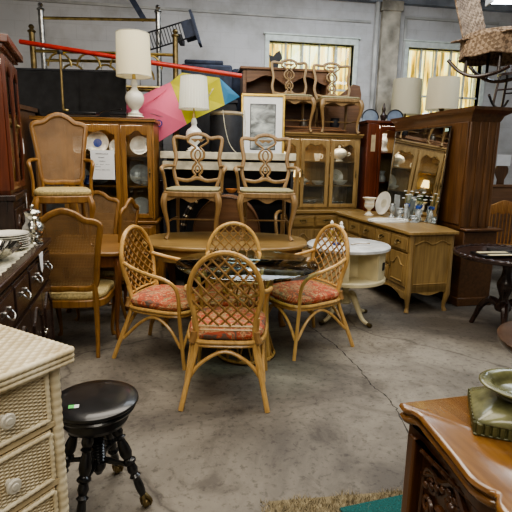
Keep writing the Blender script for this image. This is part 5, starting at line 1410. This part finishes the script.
# ================================================================== CARVED COMMODE
# local: X away from carved front, Y away from camera
Ox, Oy, Or = .435, 1.305, 14
t = thing('carved_commode', 'polished chestnut commode with serpentine top and carved front, right foreground', 'commode', Ox, Oy, 0, Or)
edge = [(0,0),(.004,-.035),(.030,-.055),(.036,-.10),(.010,-.19),(-.012,-.30),(-.012,-.40),(.002,-.50),(.030,-.58),(.050,-.66),(.030,-.72),(.004,-.76),(0,-.80)]
# serpentine swells out in the middle
edge = [(0,.0),(-.004,-.03),(.012,-.05),(.018,-.075),(.012,-.11),(.004,-.17),(-.006,-.24),(-.018,-.31),(-.022,-.35),(-.010,-.385),(.0,-.40),(-.022,-.43),(-.03,-.50),(-.018,-.58),(.0,-.66),(.012,-.73),(.016,-.77),(-.004,-.80),(0,-.83)]
E_ = [(p.x, p.y) for p in catmull([(a, b, 0) for a, b in edge], 4)]
def slab(off, z0, z1):
    pts = [(a+off, max(-.83+off, min(-off, b))) for a, b in E_]
    return MB().prism(pts+[(.60-off,-.83+off),(.60-off,-off)], z0, z1)
lay = [(.016,.748),(.004,.756),(.0,.764),(.004,.772),(.012,.775),(.012,.779),(.002,.783),(-.004,.791),(.0,.799),(.010,.802)]
vs = []; fs = []; n = len(E_)+2
for off, z in lay:
    vs += [(a+off, max(-.83+off, min(-off, b)), z) for a, b in E_]+[(.60-off,-.83+off,z),(.60-off,-off,z)]
for i in range(len(lay)-1):
    for k in range(n): fs.append((i*n+k, i*n+(k+1) % n, (i+1)*n+(k+1) % n, (i+1)*n+k))
fs += [tuple(range(n))[::-1], tuple((len(lay)-1)*n+k for k in range(n))]
MB().add(vs, fs).build('moulded_top', M['carve'], t, ang=50)
def body(off, z0, z1):
    pts = [(a*.8+off, max(-.80, min(-.03, b))) for a, b in E_]
    return MB().prism(pts+[(.58,-.80),(.58,-.03)], z0, z1)
body(.035, .06, .75).build('body', M['carvez'], t)
body(.020, .715, .75).build('frieze', M['carvez'], t, bevel=.004)
body(.018, .0, .07).build('plinth', M['carvez'], t, bevel=.006)
# corner pilasters
for yy in (-.045, -.785): MB().box(.014,.06, yy-.018, yy+.018, .06, .72).build('pilaster', M['carvez'], t, bevel=.006)
# carved door field: frames, scrolls, rosettes in relief
def fx(yy):  # depth of the body's face at yy
    best = min(E_, key=lambda p: abs(p[1]-yy)); return best[0]*.8+.035
for (ya, yc) in ((-.075,-.40),(-.43,-.755)):
    dr = MB()
    pts = []
    N = 10
    for i in range(N+1): yy = ya+(yc-ya)*i/N; pts.append((fx(yy)-.004, yy, .12))
    top = []
    for i in range(N*2+1):
        u = i/(N*2); yy = yc+(ya-yc)*u; top.append((fx(yy)-.004, yy, .655+.030*cos((u-.5)*2*pi)+.010*cos((u-.5)*6*pi)))
    dr.tube(pts+top, .010, 7, 1, closed=True)
    o = dr.build('door_moulding', M['carvez'], t)
    cv = MB(); ym = (ya+yc)/2
    for j in range(9): dr = MB().tube([(fx(ym)-.010+.0, yc+.02+(ya-yc-.04)*j/9, .70), (fx(ym)-.020, yc+.02+(ya-yc-.04)*(j+.5)/9, .712), (fx(ym)-.010, yc+.02+(ya-yc-.04)*(j+1)/9, .70)], .006, 6, 3).build('frieze_scroll', M['carvez'], t)
    def sp(cy, cz, r, turns, sg, th=.007):
        ps = []
        for i in range(int(turns*12)+1):
            q_ = i/12*2*pi; rr = r*(1-i/(turns*12)*.85); yy = cy+sg*rr*cos(q_); ps.append((fx(yy)-.008, yy, cz+rr*sin(q_)))
        cv.tube(ps, th, 6, 2)
    for sg in (-1, 1):
        if sg == 1: cv.build('carving', M['carvez'], o); cv = MB()
        sp(ym+sg*.10, .625, .042, 1.4, sg); sp(ym+sg*.115, .545, .030, 1.3, -sg); sp(ym+sg*.05, .50, .034, 1.3, sg, .006)
        sp(ym+sg*.095, .44, .028, 1.2, sg, .006); sp(ym+sg*.05, .25, .04, 1.4, sg); sp(ym+sg*.10, .20, .03, 1.2, -sg)
        for j in range(5): cv.ball((fx(ym)-.006, ym+sg*(.02+.024*j), .66-.012*j), .011, 8, (.6,1,1))
        for j in range(4):   # acanthus leaves
            cv.tube([(fx(ym)-.008, ym+sg*.01, .58-.05*j), (fx(ym)-.018, ym+sg*.035, .60-.05*j), (fx(ym)-.008, ym+sg*.060, .585-.05*j)], [.010,.012,.003], 6, 3)
    for cz, r in ((.63,.022),(.42,.018),(.23,.02)):
        if cz == .63: cv.build('carving', M['carvez'], o)
        cv = MB().ball((fx(ym)-.006, ym, cz), r*.75, 10)
        for j in range(7): cv.ball((fx(ym)-.006, ym+r*cos(j*.9), cz+r*sin(j*.9)), r*.5, 8, (.6,1,1))
        cv.build('rosette', M['carvez'], o)
# carvings on the back-left end corner

# ================================================================== GREEN JARDINIERE
t = thing('green_jardiniere', 'olive green ceramic pedestal bowl on fluted square base, on the polished commode', 'planter', .745, 1.195, .803, -20).scale = (.96,.96,.66)
t = bpy.data.objects['green_jardiniere']
s_ = .145
b = MB().box(-s_,s_,-s_*.8,s_*.8,0,.008).box(-s_+.006,s_-.006,-s_*.8+.006,s_*.8-.006,.008,.050)
b.build('base', M['green'], t, bevel=.003)
b = MB()
for k in range(15):
    u = -s_+.014+(2*s_-.028)*k/14
    for sg in (-1, 1): b.tube([(u, sg*(s_*.8-.004), .009), (u, sg*(s_*.8-.004), .048)], .0075, 8, 1)
for k in range(11):
    u = -s_*.8+.014+(1.6*s_-.028)*k/10
    for sg in (-1, 1): b.tube([(sg*(s_-.004), u, .009), (sg*(s_-.004), u, .048)], .0075, 8, 1)
b.build('fluting', M['green'], t)
vs = []; sl = [(s_,.050),(s_*.97,.058),(s_*.80,.082),(s_*.60,.105),(s_*.54,.118)]
N = 40; 
for i, (r, z) in enumerate(sl):
    e_ = 8-(6*i/(len(sl)-1))
    vs += [(x_, y_*(.8+.2*i/(len(sl)-1)), z) for x_, y_ in oval(r, r, e_, N)]
fs = [(i*N+k, i*N+(k+1) % N, (i+1)*N+(k+1) % N, (i+1)*N+k) for i in range(len(sl)-1) for k in range(N)]+[tuple((len(sl)-1)*N+k for k in range(N))]
MB().add(vs, fs).build('shoulder', M['greenl'], t, ang=60)
Ms = Matrix.Diagonal((1.12, .92, 1, 1))
MB().lathe([(.078,.112),(.072,.124),(.076,.136),(.095,.150),(.116,.162),(.120,.170),(.114,.176),(.100,.175),(.090,.166),(.084,.150),(.070,.13),(0,.125)], 48, Ms, n=2).build('bowl', M['greenl'], t)
# cut glass ornament
t = thing('glass_ornament', 'small cut-glass ornament at the right edge beside the green planter', 'ornament', .665, 1.02, .803, 0)
MB().lathe([(0,0),(.022,0),(.024,.006),(.010,.016),(.030,.034),(.034,.052),(.022,.068),(.012,.08),(0,.085)], 10).build('body', M['crystal'], t, flat=True)

# ================================================================== RUGS
def shag():
    t = tag(MB().box(-.30,.32,-.12,.11,0,.012).build('shaggy_rug_base', plain('straw_backing', (.20,.16,.09), .9), None), 'straw coloured shaggy rug strip on the floor by the commode', 'rug')
    t.name = 'shaggy_rug'; t.location = W(.39, 1.80, .001); t.rotation_euler = (0,0,YAW+radians(8))
    random.seed(5); m = MB()
    for i in range(2600):
        x = random.uniform(-.34,.33); yy = random.uniform(-.12,.10+.015*sin(x*30)); h = random.uniform(.012,.03); dx, dy = random.uniform(-.02,.02), random.uniform(-.01,.025)
        m.add([(x-.002,yy,.01),(x+.002,yy,.01),(x+dx,yy+dy,.01+h)], [(0,1,2)])
    o = m.build('pile', plain('straw_pile', (.36,.30,.19), .9, noise=.5, nscale=40), t, flat=True); o['kind'] = 'stuff'
shag()
single(MB().box(-.25,.30,-.30,.0,0,.016), 'teal_rug', plain('teal_carpet', (.012,.10,.095), .95, noise=.35, nscale=120), 'dark teal carpet mat under the commode corner', 'rug', .62, 1.885, .016, 17)
